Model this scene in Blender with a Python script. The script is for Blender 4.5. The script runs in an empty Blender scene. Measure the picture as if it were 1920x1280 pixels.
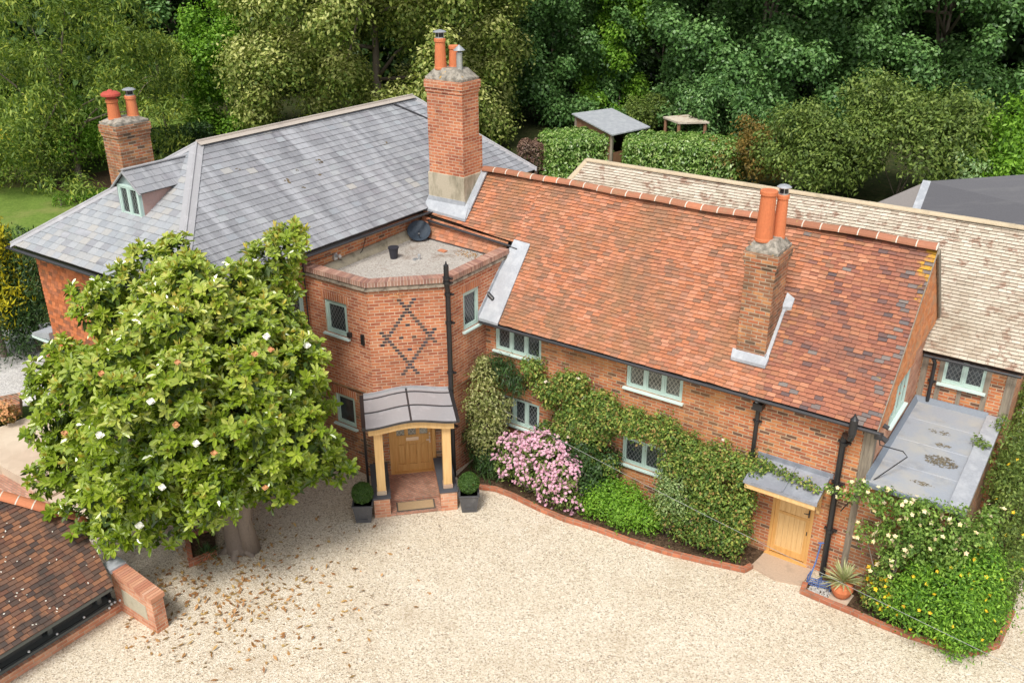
import bpy, math, random
import numpy as np
from mathutils import Vector, Matrix
S = bpy.context.scene
# ------------------------------------------------------------------ camera, world, sun
PITCH, ROLL, YAW, FPX = math.radians(24.776), math.radians(-0.1327), math.radians(-34.6776), 1723.7
CAM = np.array([13.685, -18.38, 14.0])
def cam_matrix():
    th, ro, ya = PITCH, ROLL, YAW
    f = np.array([math.sin(ya)*math.cos(th), math.cos(ya)*math.cos(th), -math.sin(th)])
    r = np.array([math.cos(ya), -math.sin(ya), 0.0]); u = np.cross(r, f)
    return np.array([math.cos(ro)*r + math.sin(ro)*u, -math.sin(ro)*r + math.cos(ro)*u, f])
M = cam_matrix()
cam = bpy.data.cameras.new('camera'); co = bpy.data.objects.new('camera', cam); S.collection.objects.link(co)
cam.sensor_width = 36; cam.lens = 36*FPX/1920; cam.clip_end = 600; cam.clip_start = 0.1
co.matrix_world = Matrix(((M[0][0], M[1][0], -M[2][0], CAM[0]), (M[0][1], M[1][1], -M[2][1], CAM[1]), (M[0][2], M[1][2], -M[2][2], CAM[2]), (0, 0, 0, 1)))
S.camera = co
SUN_EL, SUN_AZ = 56, 165      # azimuth clockwise from +Y
w = bpy.data.worlds.new('World'); S.world = w; w.use_nodes = True
nt = w.node_tree; bg = nt.nodes['Background']
sky = nt.nodes.new('ShaderNodeTexSky'); sky.sky_type = 'NISHITA'; sky.sun_disc = False
sky.sun_elevation = math.radians(SUN_EL); sky.sun_rotation = math.radians(SUN_AZ)
sky.air_density = 1.0; sky.dust_density = 3.0
hs = nt.nodes.new('ShaderNodeHueSaturation'); hs.inputs['Saturation'].default_value = 0.35
nt.links.new(sky.outputs[0], hs.inputs['Color']); nt.links.new(hs.outputs[0], bg.inputs[0]); bg.inputs[1].default_value = 0.13
sl = bpy.data.lights.new('sun', 'SUN'); sl.energy = 2.1; sl.angle = math.radians(16); sl.color = (1, .95, .87)
so = bpy.data.objects.new('sun', sl); S.collection.objects.link(so)
az, el = math.radians(SUN_AZ), math.radians(SUN_EL)
sd = Vector((math.sin(az)*math.cos(el), math.cos(az)*math.cos(el), math.sin(el)))
so.rotation_euler = sd.to_track_quat('Z', 'Y').to_euler()
S.view_settings.view_transform = 'Standard'; S.view_settings.look = 'None'
S.view_settings.exposure = 0.50; S.view_settings.gamma = 1.0
S.render.resolution_x = 1024; S.render.resolution_y = 682

# ------------------------------------------------------------------ helpers
def ray(x, y): return M.T @ np.array([(x-960)/FPX, -(y-640)/FPX, 1.0])
def at_z(x, y, z=0.0): d = ray(x, y); return CAM + d*(z-CAM[2])/d[2]
def at_y(x, y, Y=0.0): d = ray(x, y); return CAM + d*(Y-CAM[1])/d[1]
def at_x(x, y, X=0.0): d = ray(x, y); return CAM + d*(X-CAM[0])/d[0]
def at_d(x, y, ref, off=0.0):
    """point on the sight line as deep as ref (+off metres)"""
    d = ray(x, y); dep = (np.array(ref)-CAM) @ M[2] + off
    return CAM + d*dep
C = S.collection
def setp(o, label=None, cat=None, group=None, kind=None):
    if label: o['label'] = label
    if cat: o['category'] = cat
    if group: o['group'] = group
    if kind: o['kind'] = kind
    return o
def thing(name, label, cat, loc=(0, 0, 0), group=None):
    o = bpy.data.objects.new(name, None); C.objects.link(o); o.location = [float(v) for v in loc]; o.empty_display_size = .2
    return setp(o, label, cat, group)
def put(o, parent):
    C.objects.link(o)
    if parent is not None:
        o.parent = parent
        p = Vector((0, 0, 0)); q = parent
        while q is not None: p += q.location; q = q.parent
        o.location = -p
    return o
def attr(me, name, vals):
    a = me.attributes.new(name, 'FLOAT', 'FACE'); a.data.foreach_set('value', np.asarray(vals, dtype=np.float32))
R = random.Random(5); NR = np.random.RandomState(7)
class MB:
    def __init__(s): s.v = []; s.f = []; s.m = []; s.r = []
    def poly(s, pts, m=0, r=None):
        i = len(s.v); s.v += [tuple(float(c) for c in p) for p in pts]; s.f.append(list(range(i, i+len(pts)))); s.m.append(m); s.r.append(R.random() if r is None else r)
    def hull8(s, p, m=0, r=None):   # p: bottom 4 (ccw), top 4
        r = R.random() if r is None else r
        i = len(s.v); s.v += [tuple(float(c) for c in q) for q in p]
        for f in ((3, 2, 1, 0), (4, 5, 6, 7), (0, 1, 5, 4), (1, 2, 6, 5), (2, 3, 7, 6), (3, 0, 4, 7)):
            s.f.append([i+k for k in f]); s.m.append(m); s.r.append(r)
    def box(s, x0, x1, y0, y1, z0, z1, m=0, r=None):
        s.hull8([(x0, y0, z0), (x1, y0, z0), (x1, y1, z0), (x0, y1, z0), (x0, y0, z1), (x1, y0, z1), (x1, y1, z1), (x0, y1, z1)], m, r)
    def fbox(s, fr, s0, s1, d0, d1, z0, z1, m=0, r=None):     # box in a wall frame: s along, d outwards
        s.hull8([fr(s0, d1, z0), fr(s1, d1, z0), fr(s1, d0, z0), fr(s0, d0, z0), fr(s0, d1, z1), fr(s1, d1, z1), fr(s1, d0, z1), fr(s0, d0, z1)], m, r)
    def prism(s, pts, z0, z1, m=0, r=None, bottom=True):      # pts ccw 2D
        r = R.random() if r is None else r
        n = len(pts); g = (lambda z, k: z[k] if hasattr(z, '__len__') else z)
        lo = [(p[0], p[1], g(z0, k)) for k, p in enumerate(pts)]; hi = [(p[0], p[1], g(z1, k)) for k, p in enumerate(pts)]
        s.poly(hi, m, r)
        if bottom: s.poly(lo[::-1], m, r)
        for k in range(n):
            j = (k+1) % n; s.poly([lo[k], lo[j], hi[j], hi[k]], m, r)
    def bar(s, a, b, w_, h_, up=(0, 0, 1), m=0, r=None):
        a = Vector([float(t) for t in a]); b = Vector([float(t) for t in b]); d = (b-a).normalized(); up = Vector(up)
        sd_ = d.cross(up).normalized()*w_/2; u_ = sd_.cross(d).normalized()*h_/2
        s.hull8([a-sd_-u_, a+sd_-u_, b+sd_-u_, b-sd_-u_, a-sd_+u_, a+sd_+u_, b+sd_+u_, b-sd_+u_], m, r)
    def tube(s, pts, r, n=8, m=0, cap=True):
        pts = [Vector([float(t) for t in p]) for p in pts]; rr = r if hasattr(r, '__len__') else [r]*len(pts)
        q = R.random(); i0 = len(s.v); prev = None
        for k, p in enumerate(pts):
            d = (pts[min(k+1, len(pts)-1)]-pts[max(k-1, 0)]).normalized()
            if prev is None: a = d.orthogonal().normalized()
            else: a = (prev - d*prev.dot(d)).normalized()
            prev = a; b = d.cross(a)
            for j in range(n):
                t = 2*math.pi*j/n; s.v.append(tuple(p+(a*math.cos(t)+b*math.sin(t))*rr[k]))
        for k in range(len(pts)-1):
            for j in range(n):
                a_ = i0+k*n+j; b_ = i0+k*n+(j+1) % n
                s.f.append([a_, b_, b_+n, a_+n]); s.m.append(m); s.r.append(q)
        if cap:
            s.f.append([i0+j for j in range(n)][::-1]); s.m.append(m); s.r.append(q)
            e = i0+(len(pts)-1)*n; s.f.append([e+j for j in range(n)]); s.m.append(m); s.r.append(q)
    def lathe(s, prof, c, n=16, m=0):      # prof: (radius, z)
        s.tube([(c[0], c[1], c[2]+z+1e-5*k) for k, (r_, z) in enumerate(prof)], [max(r_, .001) for r_, z in prof], n, m)
    def build(s, name, mats, parent=None, smooth=False, bevel=0):
        me = bpy.data.meshes.new(name); me.from_pydata(s.v, [], s.f)
        if not isinstance(mats, (list, tuple)): mats = [mats]
        for m_ in mats: me.materials.append(m_)
        me.polygons.foreach_set('material_index', s.m); attr(me, 'rnd', s.r)
        uv = me.uv_layers.new(name='UVMap'); me.update()
        data = np.zeros((len(me.loops), 2), dtype=np.float32)
        for p in me.polygons:
            n = p.normal
            if abs(n.z) > .995: t = Vector((1, 0, 0)); b = Vector((0, 1, 0))
            else: t = Vector((-n.y, n.x, 0)).normalized(); b = n.cross(t)
            for li in p.loop_indices:
                q = me.vertices[me.loops[li].vertex_index].co; data[li] = (q.dot(t), q.dot(b))
        uv.data.foreach_set('uv', data.ravel())
        if smooth: me.shade_smooth()
        o = bpy.data.objects.new(name, me); put(o, parent)
        if bevel:
            b = o.modifiers.new('bevel', 'BEVEL'); b.width = bevel; b.segments = 2; b.limit_method = 'ANGLE'
        return o
def frame(O, u, n):
    O = np.array(O, float); u = np.array(u, float); n = np.array(n, float)
    def fr(s, d, z): return (O[0]+u[0]*s+n[0]*d, O[1]+u[1]*s+n[1]*d, z)
    fr.O, fr.u, fr.n = O, u, n
    return fr
def panel(mb, fr, s0, s1, z0, z1, holes=(), depth=.12, m=0, off=0.0):
    xs = sorted({s0, s1, *[h[0] for h in holes], *[h[1] for h in holes]}); zs = sorted({z0, z1, *[h[2] for h in holes], *[h[3] for h in holes]})
    for a, b in zip(xs, xs[1:]):
        for c, d in zip(zs, zs[1:]):
            mx, mz = (a+b)/2, (c+d)/2
            if any(h[0] < mx < h[1] and h[2] < mz < h[3] for h in holes): continue
            mb.poly([fr(a, off, c), fr(b, off, c), fr(b, off, d), fr(a, off, d)], m, .5)
    for a, b, c, d in holes:
        e = off-depth
        mb.poly([fr(a, off, c), fr(a, e, c), fr(a, e, d), fr(a, off, d)][::-1], m, .5); mb.poly([fr(b, off, c), fr(b, e, c), fr(b, e, d), fr(b, off, d)], m, .5)
        mb.poly([fr(a, off, c), fr(b, off, c), fr(b, e, c), fr(a, e, c)][::-1], m, .5); mb.poly([fr(a, off, d), fr(b, off, d), fr(b, e, d), fr(a, e, d)], m, .5)
def offset_line(pts, o):          # open polyline, offset to its right-hand side
    out = []
    n = len(pts)
    for k in range(n):
        ns = []
        for a, b in ((k-1, k), (k, k+1)):
            if a < 0 or b >= n: continue
            dx, dy = pts[b][0]-pts[a][0], pts[b][1]-pts[a][1]; l = math.hypot(dx, dy); ns.append((dy/l, -dx/l))
        if len(ns) == 1: nx, ny = ns[0]; q = 1
        else:
            nx, ny = ns[0][0]+ns[1][0], ns[0][1]+ns[1][1]; l = math.hypot(nx, ny); nx /= l; ny /= l; q = 1/(nx*ns[0][0]+ny*ns[0][1])
        out.append((pts[k][0]+nx*o*q, pts[k][1]+ny*o*q))
    return out
def band(mb, pts, o0, o1, z0, z1, m=0):      # solid strip along an open polyline between two offsets
    A, B = offset_line(pts, o0), offset_line(pts, o1)
    for k in range(len(pts)-1):
        mb.hull8([(*B[k], z0), (*B[k+1], z0), (*A[k+1], z0), (*A[k], z0), (*B[k], z1), (*B[k+1], z1), (*A[k+1], z1), (*A[k], z1)], m)

# ------------------------------------------------------------------ materials
def mat(name):
    m = bpy.data.materials.new(name); m.use_nodes = True
    return m, m.node_tree, m.node_tree.nodes['Principled BSDF']
def N(nt, typ, **kw):
    n = nt.nodes.new(typ)
    for k, v in kw.items():
        if hasattr(n, k) and not k[0].isupper(): setattr(n, k, v)
        else: n.inputs[k.replace('_', ' ')].default_value = v
    return n
def L(nt, a, b): nt.links.new(a, b)
def ramp(nt, fac, cols, interp='LINEAR'):
    n = nt.nodes.new('ShaderNodeValToRGB'); n.color_ramp.interpolation = interp
    e = n.color_ramp.elements
    while len(e) < len(cols): e.new(.5)
    for k, c in enumerate(cols):
        if len(c) == 4: e[k].position = c[0]; col = c[1:]
        else: e[k].position = k/max(1, len(cols)-(0 if interp == 'CONSTANT' else 1)); col = c
        e[k].color = (*col, 1)
    L(nt, fac, n.inputs[0]); return n.outputs[0]
def mth(nt, op, a, b=None, c=None):
    n = nt.nodes.new('ShaderNodeMath'); n.operation = op
    for k, v in enumerate((a, b, c)):
        if v is None: continue
        if isinstance(v, (int, float)): n.inputs[k].default_value = v
        else: L(nt, v, n.inputs[k])
    return n.outputs[0]
def mix(nt, fac, a, b, blend='MIX'):
    n = nt.nodes.new('ShaderNodeMix'); n.data_type = 'RGBA'; n.blend_type = blend
    for sck, v in ((n.inputs[0], fac), (n.inputs[6], a), (n.inputs[7], b)):
        if isinstance(v, (int, float)): sck.default_value = v
        elif isinstance(v, tuple): sck.default_value = (*v, 1)
        else: L(nt, v, sck)
    return n.outputs[2]
def noise(nt, scale, detail=3, rough=.55, vec=None, dim='3D'):
    n = N(nt, 'ShaderNodeTexNoise', noise_dimensions=dim); n.inputs['Scale'].default_value = scale; n.inputs['Detail'].default_value = detail; n.inputs['Roughness'].default_value = rough
    if vec is None: vec = N(nt, 'ShaderNodeTexCoord').outputs['Object']
    L(nt, vec, n.inputs['Vector']); return n.outputs[0]
def geo_pos(nt): return N(nt, 'ShaderNodeNewGeometry').outputs['Position']
def bump(nt, h, strength, dist, bsdf):
    b = N(nt, 'ShaderNodeBump'); b.inputs['Strength'].default_value = strength; b.inputs['Distance'].default_value = dist
    L(nt, h, b.inputs['Height']); L(nt, b.outputs[0], bsdf.inputs['Normal'])
def rnd(nt): return N(nt, 'ShaderNodeAttribute', attribute_name='rnd').outputs['Fac']
def thr(nt, v, lo, hi): 
    n = N(nt, 'ShaderNodeMapRange'); n.inputs[1].default_value = lo; n.inputs[2].default_value = hi; L(nt, v, n.inputs[0]); return n.outputs[0]
def brick_mat(name, cols, mortar, bw=.25, bh=.086, mw=.017, dirt=(.12, .10, .07), dirt_lo=.62, dirt_hi=.8, vert=False, stagger=True, bmp=.5, tint=None, dirt_scale=.7):
    m, nt, b = mat(name)
    uv = N(nt, 'ShaderNodeTexCoord').outputs['UV']; sp = N(nt, 'ShaderNodeSeparateXYZ'); L(nt, uv, sp.inputs[0])
    U, V = (sp.outputs[1], sp.outputs[0]) if vert else (sp.outputs[0], sp.outputs[1])
    wob = noise(nt, 6, 1, .5, geo_pos(nt)); V = mth(nt, 'ADD', V, mth(nt, 'MULTIPLY', mth(nt, 'SUBTRACT', wob, .5), .012))
    rv = mth(nt, 'DIVIDE', V, bh); row = mth(nt, 'FLOOR', rv); fv = mth(nt, 'SUBTRACT', rv, row)
    ru = mth(nt, 'DIVIDE', U, bw)
    if stagger: ru = mth(nt, 'ADD', ru, mth(nt, 'MULTIPLY', mth(nt, 'FLOORED_MODULO', row, 2.0), .5))
    ru = mth(nt, 'ADD', ru, mth(nt, 'MULTIPLY', mth(nt, 'SINE', mth(nt, 'MULTIPLY', row, 12.7)), .12))
    col = mth(nt, 'FLOOR', ru); fu = mth(nt, 'SUBTRACT', ru, col)
    cb = N(nt, 'ShaderNodeCombineXYZ'); L(nt, col, cb.inputs[0]); L(nt, row, cb.inputs[1])
    wn = N(nt, 'ShaderNodeTexWhiteNoise', noise_dimensions='2D'); L(nt, cb.outputs[0], wn.inputs['Vector'])
    du = mth(nt, 'MULTIPLY', mth(nt, 'MINIMUM', fu, mth(nt, 'SUBTRACT', 1.0, fu)), bw); dv = mth(nt, 'MULTIPLY', mth(nt, 'MINIMUM', fv, mth(nt, 'SUBTRACT', 1.0, fv)), bh)
    d = mth(nt, 'MINIMUM', du, dv); msk = thr(nt, d, mw*.35, mw*.75)
    c = ramp(nt, wn.outputs[0], cols, 'CONSTANT' if len(cols[0]) == 4 else 'LINEAR')
    n1 = noise(nt, 30, 3, .6, geo_pos(nt)); c = mix(nt, .35, c, ramp(nt, n1, [(.35,)*3, (.75,)*3]), 'OVERLAY')
    mo = mix(nt, noise(nt, 3, 3, .6, geo_pos(nt)), tuple(min(.8, x*1.15) for x in mortar), tuple(x*.6 for x in mortar))
    c = mix(nt, msk, mo, c)
    n2 = noise(nt, dirt_scale, 5, .65, geo_pos(nt)); c = mix(nt, mth(nt, 'MULTIPLY', thr(nt, n2, dirt_lo-.1, dirt_hi), .75), c, dirt)
    n3 = noise(nt, .45, 3, .6, geo_pos(nt)); c = mix(nt, .5, c, ramp(nt, n3, [(.3, .38, .36, .36), (.7, .62, .6, .56)]), 'OVERLAY')
    n4 = noise(nt, 1.9, 6, .7, geo_pos(nt)); c = mix(nt, .75, c, ramp(nt, n4, [(.36, .33, .32, .31), (.62, .55, .54, .53)]), 'OVERLAY')
    if tint: c = mix(nt, 1.0, c, tint, 'MULTIPLY')
    L(nt, c, b.inputs['Base Color']); b.inputs['Roughness'].default_value = .9
    bump(nt, mth(nt, 'ADD', msk, mth(nt, 'MULTIPLY', n1, .5)), bmp, .006, b)
    return m
def rnd_mat(name, cols, rough=.8, verge=False, weather=None, wscale=1.0, wlo=.55, whi=.75, lichen=None, spec=.3, bmp=.3, streak=False, gain=None, fine=.4):
    m, nt, b = mat(name)
    p = geo_pos(nt)
    c = ramp(nt, rnd(nt), cols); n1 = noise(nt, 22, 4, .65, p); c = mix(nt, fine, c, ramp(nt, n1, [(.25,)*3, (.8,)*3]), 'OVERLAY')
    if weather:
        v = p
        if streak:
            mp = N(nt, 'ShaderNodeMapping'); mp.inputs['Scale'].default_value = streak; L(nt, p, mp.inputs[0]); v = mp.outputs[0]
        c = mix(nt, mth(nt, 'MULTIPLY', thr(nt, noise(nt, wscale, 5, .65, v), wlo, whi), .8), c, weather)
    if gain:
        c = mix(nt, mth(nt, 'MULTIPLY', thr(nt, noise(nt, gain[0], 5, .6, (v if (weather and streak) else p)), gain[2], gain[3]), .7), c, gain[1])
    if verge:
        sx = N(nt, 'ShaderNodeSeparateXYZ'); L(nt, p, sx.inputs[0]); a_ = mth(nt, 'ADD', mth(nt, 'ADD', mth(nt, 'MULTIPLY', mth(nt, 'MINIMUM', sx.outputs[0], 10.5), .55), mth(nt, 'MULTIPLY', sx.outputs[1], .22)), noise(nt, 3.2, 5, .7, p))
        c = mix(nt, mth(nt, 'MULTIPLY', thr(nt, a_, 6.66, 6.76), .9), c, (.60, .33, .035))
        c = mix(nt, mth(nt, 'MULTIPLY', thr(nt, noise(nt, 1.1, 5, .7, p), .60, .70), .5), c, (.10, .075, .075))
    if lichen:
        lx = mth(nt, 'MULTIPLY', thr(nt, noise(nt, 5, 4, .7, p), lichen[1], lichen[1]+.04), .9); c = mix(nt, lx, c, lichen[0])
    L(nt, c, b.inputs['Base Color']); b.inputs['Roughness'].default_value = rough; b.inputs['Specular IOR Level'].default_value = spec
    if bmp: bump(nt, n1, bmp, .006, b)
    return m
def foliage_mat(name, cols, trans=.25, rough=.55, spec=.35, big=1.2, gain=1.3):
    cols = [(*(min(.9, v*gain) for v in c),) for c in cols]
    m, nt, b = mat(name); out = nt.nodes['Material Output']
    c = ramp(nt, rnd(nt), cols); c = mix(nt, .45, c, ramp(nt, noise(nt, big, 3, .6, geo_pos(nt)), [(.35, .3, .36, .3), (.65, .68, .64, .55)]), 'OVERLAY')
    L(nt, c, b.inputs['Base Color']); b.inputs['Roughness'].default_value = rough; b.inputs['Specular IOR Level'].default_value = spec
    t = N(nt, 'ShaderNodeBsdfTranslucent'); L(nt, mix(nt, 1.0, c, (1.0, 1.1, .5), 'MULTIPLY'), t.inputs[0])
    ms = N(nt, 'ShaderNodeMixShader'); ms.inputs[0].default_value = trans; L(nt, b.outputs[0], ms.inputs[1]); L(nt, t.outputs[0], ms.inputs[2]); L(nt, ms.outputs[0], out.inputs[0])
    return m
def wood_mat(name, c1, c2, scale=(14, 14, 1.2), rough=.6):
    m, nt, b = mat(name); mp = N(nt, 'ShaderNodeMapping'); mp.inputs['Scale'].default_value = scale; L(nt, geo_pos(nt), mp.inputs[0])
    n = noise(nt, 1.6, 5, .6, mp.outputs[0]); c = ramp(nt, n, [(.3, *c1), (.7, *c2)]); L(nt, c, b.inputs['Base Color']); b.inputs['Roughness'].default_value = rough; bump(nt, n, .3, .004, b)
    return m

BR = (.52, .155, .065)
M_brick_tower = brick_mat('tower_brick', [(.44, .135, .065), (.54, .20, .09), (.48, .16, .08), (.34, .10, .055), (.52, .21, .11), (.58, .22, .11)], (.66, .50, .36), bmp=.3, dirt_lo=.72, dirt_hi=.9, dirt=(.25, .10, .05))
M_brick_old = brick_mat('old_brick', [(0, .50, .17, .07), (.3, .60, .25, .10), (.5, .42, .14, .07), (.68, .55, .20, .09), (.82, .30, .12, .07), (.92, .17, .09, .06)], (.60, .48, .33), dirt=(.50, .26, .10), dirt_lo=.58, dirt_hi=.75)
M_brick_dark = brick_mat('lichened_brick', [(0, .42, .16, .07), (.3, .52, .24, .10), (.5, .30, .13, .07), (.68, .44, .15, .07), (.82, .22, .11, .06), (.92, .14, .09, .06)], (.52, .43, .32), dirt=(.17, .105, .06), dirt_lo=.52, dirt_hi=.70, dirt_scale=2.4)
M_brick_pale = brick_mat('pale_brick', [(.52, .22, .12), (.62, .32, .20), (.48, .18, .10), (.66, .36, .24)], (.62, .5, .38), dirt=(.35, .25, .17), mw=.013)
M_soldier = brick_mat('brick_on_end', [(.45, .13, .06), (.60, .22, .10), (.35, .11, .06)], (.6, .45, .32), bw=.22, bh=.075, vert=True, stagger=False)
M_coping = brick_mat('brick_coping', [(.34, .14, .085), (.44, .19, .11), (.24, .11, .075), (.5, .24, .15)], (.42, .33, .25), bw=.3, bh=.08, vert=False, stagger=False, dirt=(.15, .11, .08), dirt_lo=.55, dirt_hi=.7, dirt_scale=2)
M_hang = rnd_mat('hung_tile', [(.20, .09, .05), (.42, .13, .05), (.52, .16, .06), (.60, .20, .08), (.50, .17, .08), (.26, .11, .06)], weather=(.30, .15, .07), wscale=1.2, bmp=.4)
M_tile = rnd_mat('clay_tile', [(.26, .14, .09), (.33, .155, .09), (.42, .16, .08), (.50, .195, .10), (.54, .225, .125), (.38, .15, .085), (.56, .25, .15), (.29, .15, .10)], weather=(.30, .165, .085), wscale=1.0, wlo=.48, whi=.70, lichen=((.62, .33, .04), .76), streak=(1, .6, .6), fine=.45, gain=(.9, (.235, .135, .085), .54, .72))
M_tile_new = rnd_mat('darker_clay_tile', [(.115, .085, .085), (.26, .105, .07), (.33, .13, .08), (.39, .155, .09), (.28, .115, .08), (.43, .185, .10), (.20, .10, .085)], weather=(.19, .11, .08), wscale=.6, wlo=.5, whi=.75, verge=True, streak=(1, .6, .6), fine=.55)
M_tile_lich = rnd_mat('lichen_clay_tile', [(.16, .12, .11), (.48, .16, .07), (.52, .2, .07), (.70, .36, .03), (.72, .40, .03)], lichen=((.75, .40, .02), .55))
M_tedge = rnd_mat('shadow_tile_edge', [(.07, .035, .025), (.11, .05, .03)], bmp=0)  # shadow line under each tile course, painted as a dark riser colour
M_bedge = rnd_mat('shadow_sand_tile_edge', [(.12, .075, .045), (.19, .12, .075)], bmp=0)  # course shadow of the sand tiles, painted dark brown on the risers
M_beige = rnd_mat('sand_tile', [(.42, .35, .27), (.54, .48, .38), (.59, .53, .43), (.51, .44, .35), (.63, .57, .47)], weather=(.28, .16, .11), wscale=3.2, wlo=.55, whi=.62, gain=(.5, (.36, .30, .22), .5, .75), bmp=.3, lichen=((.36, .17, .11), .72))
M_shed_tile = rnd_mat('mossy_shed_tile', [(.07, .05, .045), (.10, .065, .05), (.16, .075, .05), (.20, .10, .06), (.28, .13, .07), (.13, .08, .06), (.17, .09, .06)], weather=(.06, .05, .045), wscale=1.3, wlo=.5, whi=.62, lichen=((.55, .52, .46), .76))
M_slate = rnd_mat('grey_slate', [(.22, .225, .24), (.25, .255, .272), (.28, .288, .305), (.26, .265, .285), (.31, .315, .33), (.25, .247, .268)], rough=.55, spec=.4, weather=(.11, .11, .125), wscale=1.5, wlo=.52, whi=.74, streak=(.28, 2.2, .28), bmp=.15, gain=(1.1, (.42, .43, .455), .5, .66))
M_slate_l = rnd_mat('pale_slate', [(.27, .285, .31), (.31, .33, .35), (.36, .37, .38), (.31, .33, .355), (.39, .375, .35), (.29, .31, .33)], rough=.55, spec=.4, weather=(.22, .24, .25), wscale=1.5, bmp=.15)
M_under = rnd_mat('roof_underlay', [(.045, .03, .025), (.05, .035, .03)], bmp=0)
M_ridge = rnd_mat('ridge_tile', [(.30, .13, .075), (.40, .17, .10), (.34, .15, .085), (.50, .19, .10)], weather=(.26, .21, .12), wscale=3, lichen=((.45, .36, .10), .68))
M_ridge_b = rnd_mat('sand_ridge', [(.46, .38, .26), (.52, .43, .30)], weather=(.30, .26, .18), wscale=3)
M_mortar = rnd_mat('mortar', [(.62, .56, .47), (.70, .64, .55)])
M_render = rnd_mat('cement_render', [(.42, .37, .27), (.46, .40, .30)], weather=(.20, .18, .12), wscale=2.2, wlo=.5, whi=.65, streak=(1, 1, .35))
M_lead = rnd_mat('lead_sheet', [(.32, .34, .37), (.37, .39, .42), (.29, .31, .34)], rough=.5, spec=.5, weather=(.50, .52, .54), wscale=3.5, wlo=.45, whi=.7, fine=.5)
M_lead_d = rnd_mat('dark_lead', [(.22, .235, .27), (.25, .265, .30)], rough=.45, spec=.5, weather=(.40, .42, .46), wscale=3, wlo=.45, whi=.75, fine=.25)
M_lead_p = rnd_mat('purple_lead', [(.33, .33, .345), (.38, .375, .385)], rough=.4, spec=.6, weather=(.50, .49, .51), wscale=3, fine=.2)
M_flat = rnd_mat('grey_membrane', [(.33, .36, .40), (.34, .37, .41)], rough=.45, spec=.5, weather=(.43, .42, .38), wscale=1.3, wlo=.45, whi=.66, fine=.3, gain=(2.2, (.26, .28, .31), .56, .7), bmp=.1)
M_stain = rnd_mat('moss_stain', [(.17, .145, .10), (.24, .21, .15), (.12, .10, .07)])
M_felt = rnd_mat('dark_felt', [(.10, .10, .11), (.115, .115, .125)], weather=(.15, .15, .155), wscale=1.2, streak=(.3, 3, 1))
M_black = rnd_mat('black_iron', [(.018, .018, .02), (.025, .025, .027)], rough=.35, spec=.5, bmp=0, fine=.1)
M_gut = rnd_mat('gutter_black', [(.035, .035, .038), (.05, .05, .055)], rough=.45, spec=.5, bmp=0)
M_sage = rnd_mat('sage_paint', [(.46, .60, .54), (.51, .65, .59)], rough=.45, spec=.4, fine=.1, bmp=0)
M_sill = rnd_mat('pale_sill', [(.56, .69, .65), (.62, .74, .70)], rough=.45, fine=.1, bmp=0)
M_greypaint = rnd_mat('grey_paint', [(.27, .34, .34), (.30, .37, .37)], rough=.6, fine=.12, bmp=0)
M_pinkren = rnd_mat('stained_lead', [(.42, .27, .24), (.46, .31, .28)], weather=(.36, .33, .33), wscale=3, rough=.6)
M_oak = wood_mat('oak', (.58, .30, .085), (.72, .42, .15), rough=.5)
M_oak_l = wood_mat('pale_oak', (.66, .40, .16), (.78, .52, .24), rough=.55)
M_timber = wood_mat('weathered_timber', (.16, .13, .10), (.34, .29, .22), rough=.85)
M_timber_d = wood_mat('black_timber', (.045, .04, .035), (.10, .085, .07), rough=.8)
M_timber_r = wood_mat('brown_shed_board', (.20, .10, .055), (.34, .18, .10), rough=.85)
M_brass = rnd_mat('pale_metal', [(.72, .60, .48), (.75, .63, .5)], rough=.3, spec=.6, bmp=0, fine=0)
M_steel = rnd_mat('zinc', [(.45, .47, .48), (.6, .62, .63)], rough=.3, spec=.7, bmp=0, fine=.1)
for _m in (M_brass, M_steel): _m.node_tree.nodes['Principled BSDF'].inputs['Metallic'].default_value = .6
M_terra = rnd_mat('terracotta', [(.56, .17, .07), (.64, .21, .09)], rough=.75, weather=(.45, .18, .09), wscale=4, bmp=.1)
M_terra_red = rnd_mat('red_cowl', [(.42, .07, .05), (.46, .09, .06)], rough=.7, bmp=.1)
M_stone = rnd_mat('flagstone', [(.40, .31, .22), (.48, .38, .28), (.44, .30, .22)], weather=(.30, .24, .18), wscale=2)
M_plaster = rnd_mat('flint_panel', [(.42, .38, .28), (.46, .42, .32)], weather=(.30, .27, .19), wscale=6)
M_bark = rnd_mat('bark', [(.19, .15, .12), (.26, .21, .17)], weather=(.12, .10, .08), wscale=5, streak=(3, 3, .6), bmp=.9)
M_planterm = rnd_mat('planter_lead', [(.075, .075, .08), (.09, .09, .095)], rough=.5, spec=.5, weather=(.15, .15, .155), wscale=6)
M_mat = rnd_mat('coir', [(.36, .25, .14), (.40, .28, .16)], rough=1, bmp=.8)
M_matedge = rnd_mat('mat_edge', [(.10, .085, .07), (.12, .10, .085)])
M_white = rnd_mat('white_petal', [(.70, .69, .60), (.78, .77, .68)], bmp=0, fine=0)
M_brown_fl = rnd_mat('dead_bloom', [(.50, .24, .10), (.58, .32, .15), (.40, .18, .07)], bmp=0, fine=.3)
M_pebble = rnd_mat('pebble', [(.45, .43, .4), (.62, .6, .56), (.32, .31, .3), (.7, .68, .63)])
M_blue = rnd_mat('blue_metal', [(.07, .13, .32), (.09, .16, .38)], rough=.4, spec=.5, bmp=0)
M_herr = brick_mat('paving_brick', [(.46, .22, .15), (.56, .30, .21), (.40, .19, .13), (.60, .34, .25)], (.34, .26, .20), bw=.21, bh=.07)
M_edge = brick_mat('edging_brick', [(.42, .14, .07), (.52, .19, .10), (.36, .12, .065)], (.38, .27, .2), bw=.22, bh=.11, stagger=False, dirt=(.25, .15, .09))
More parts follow.
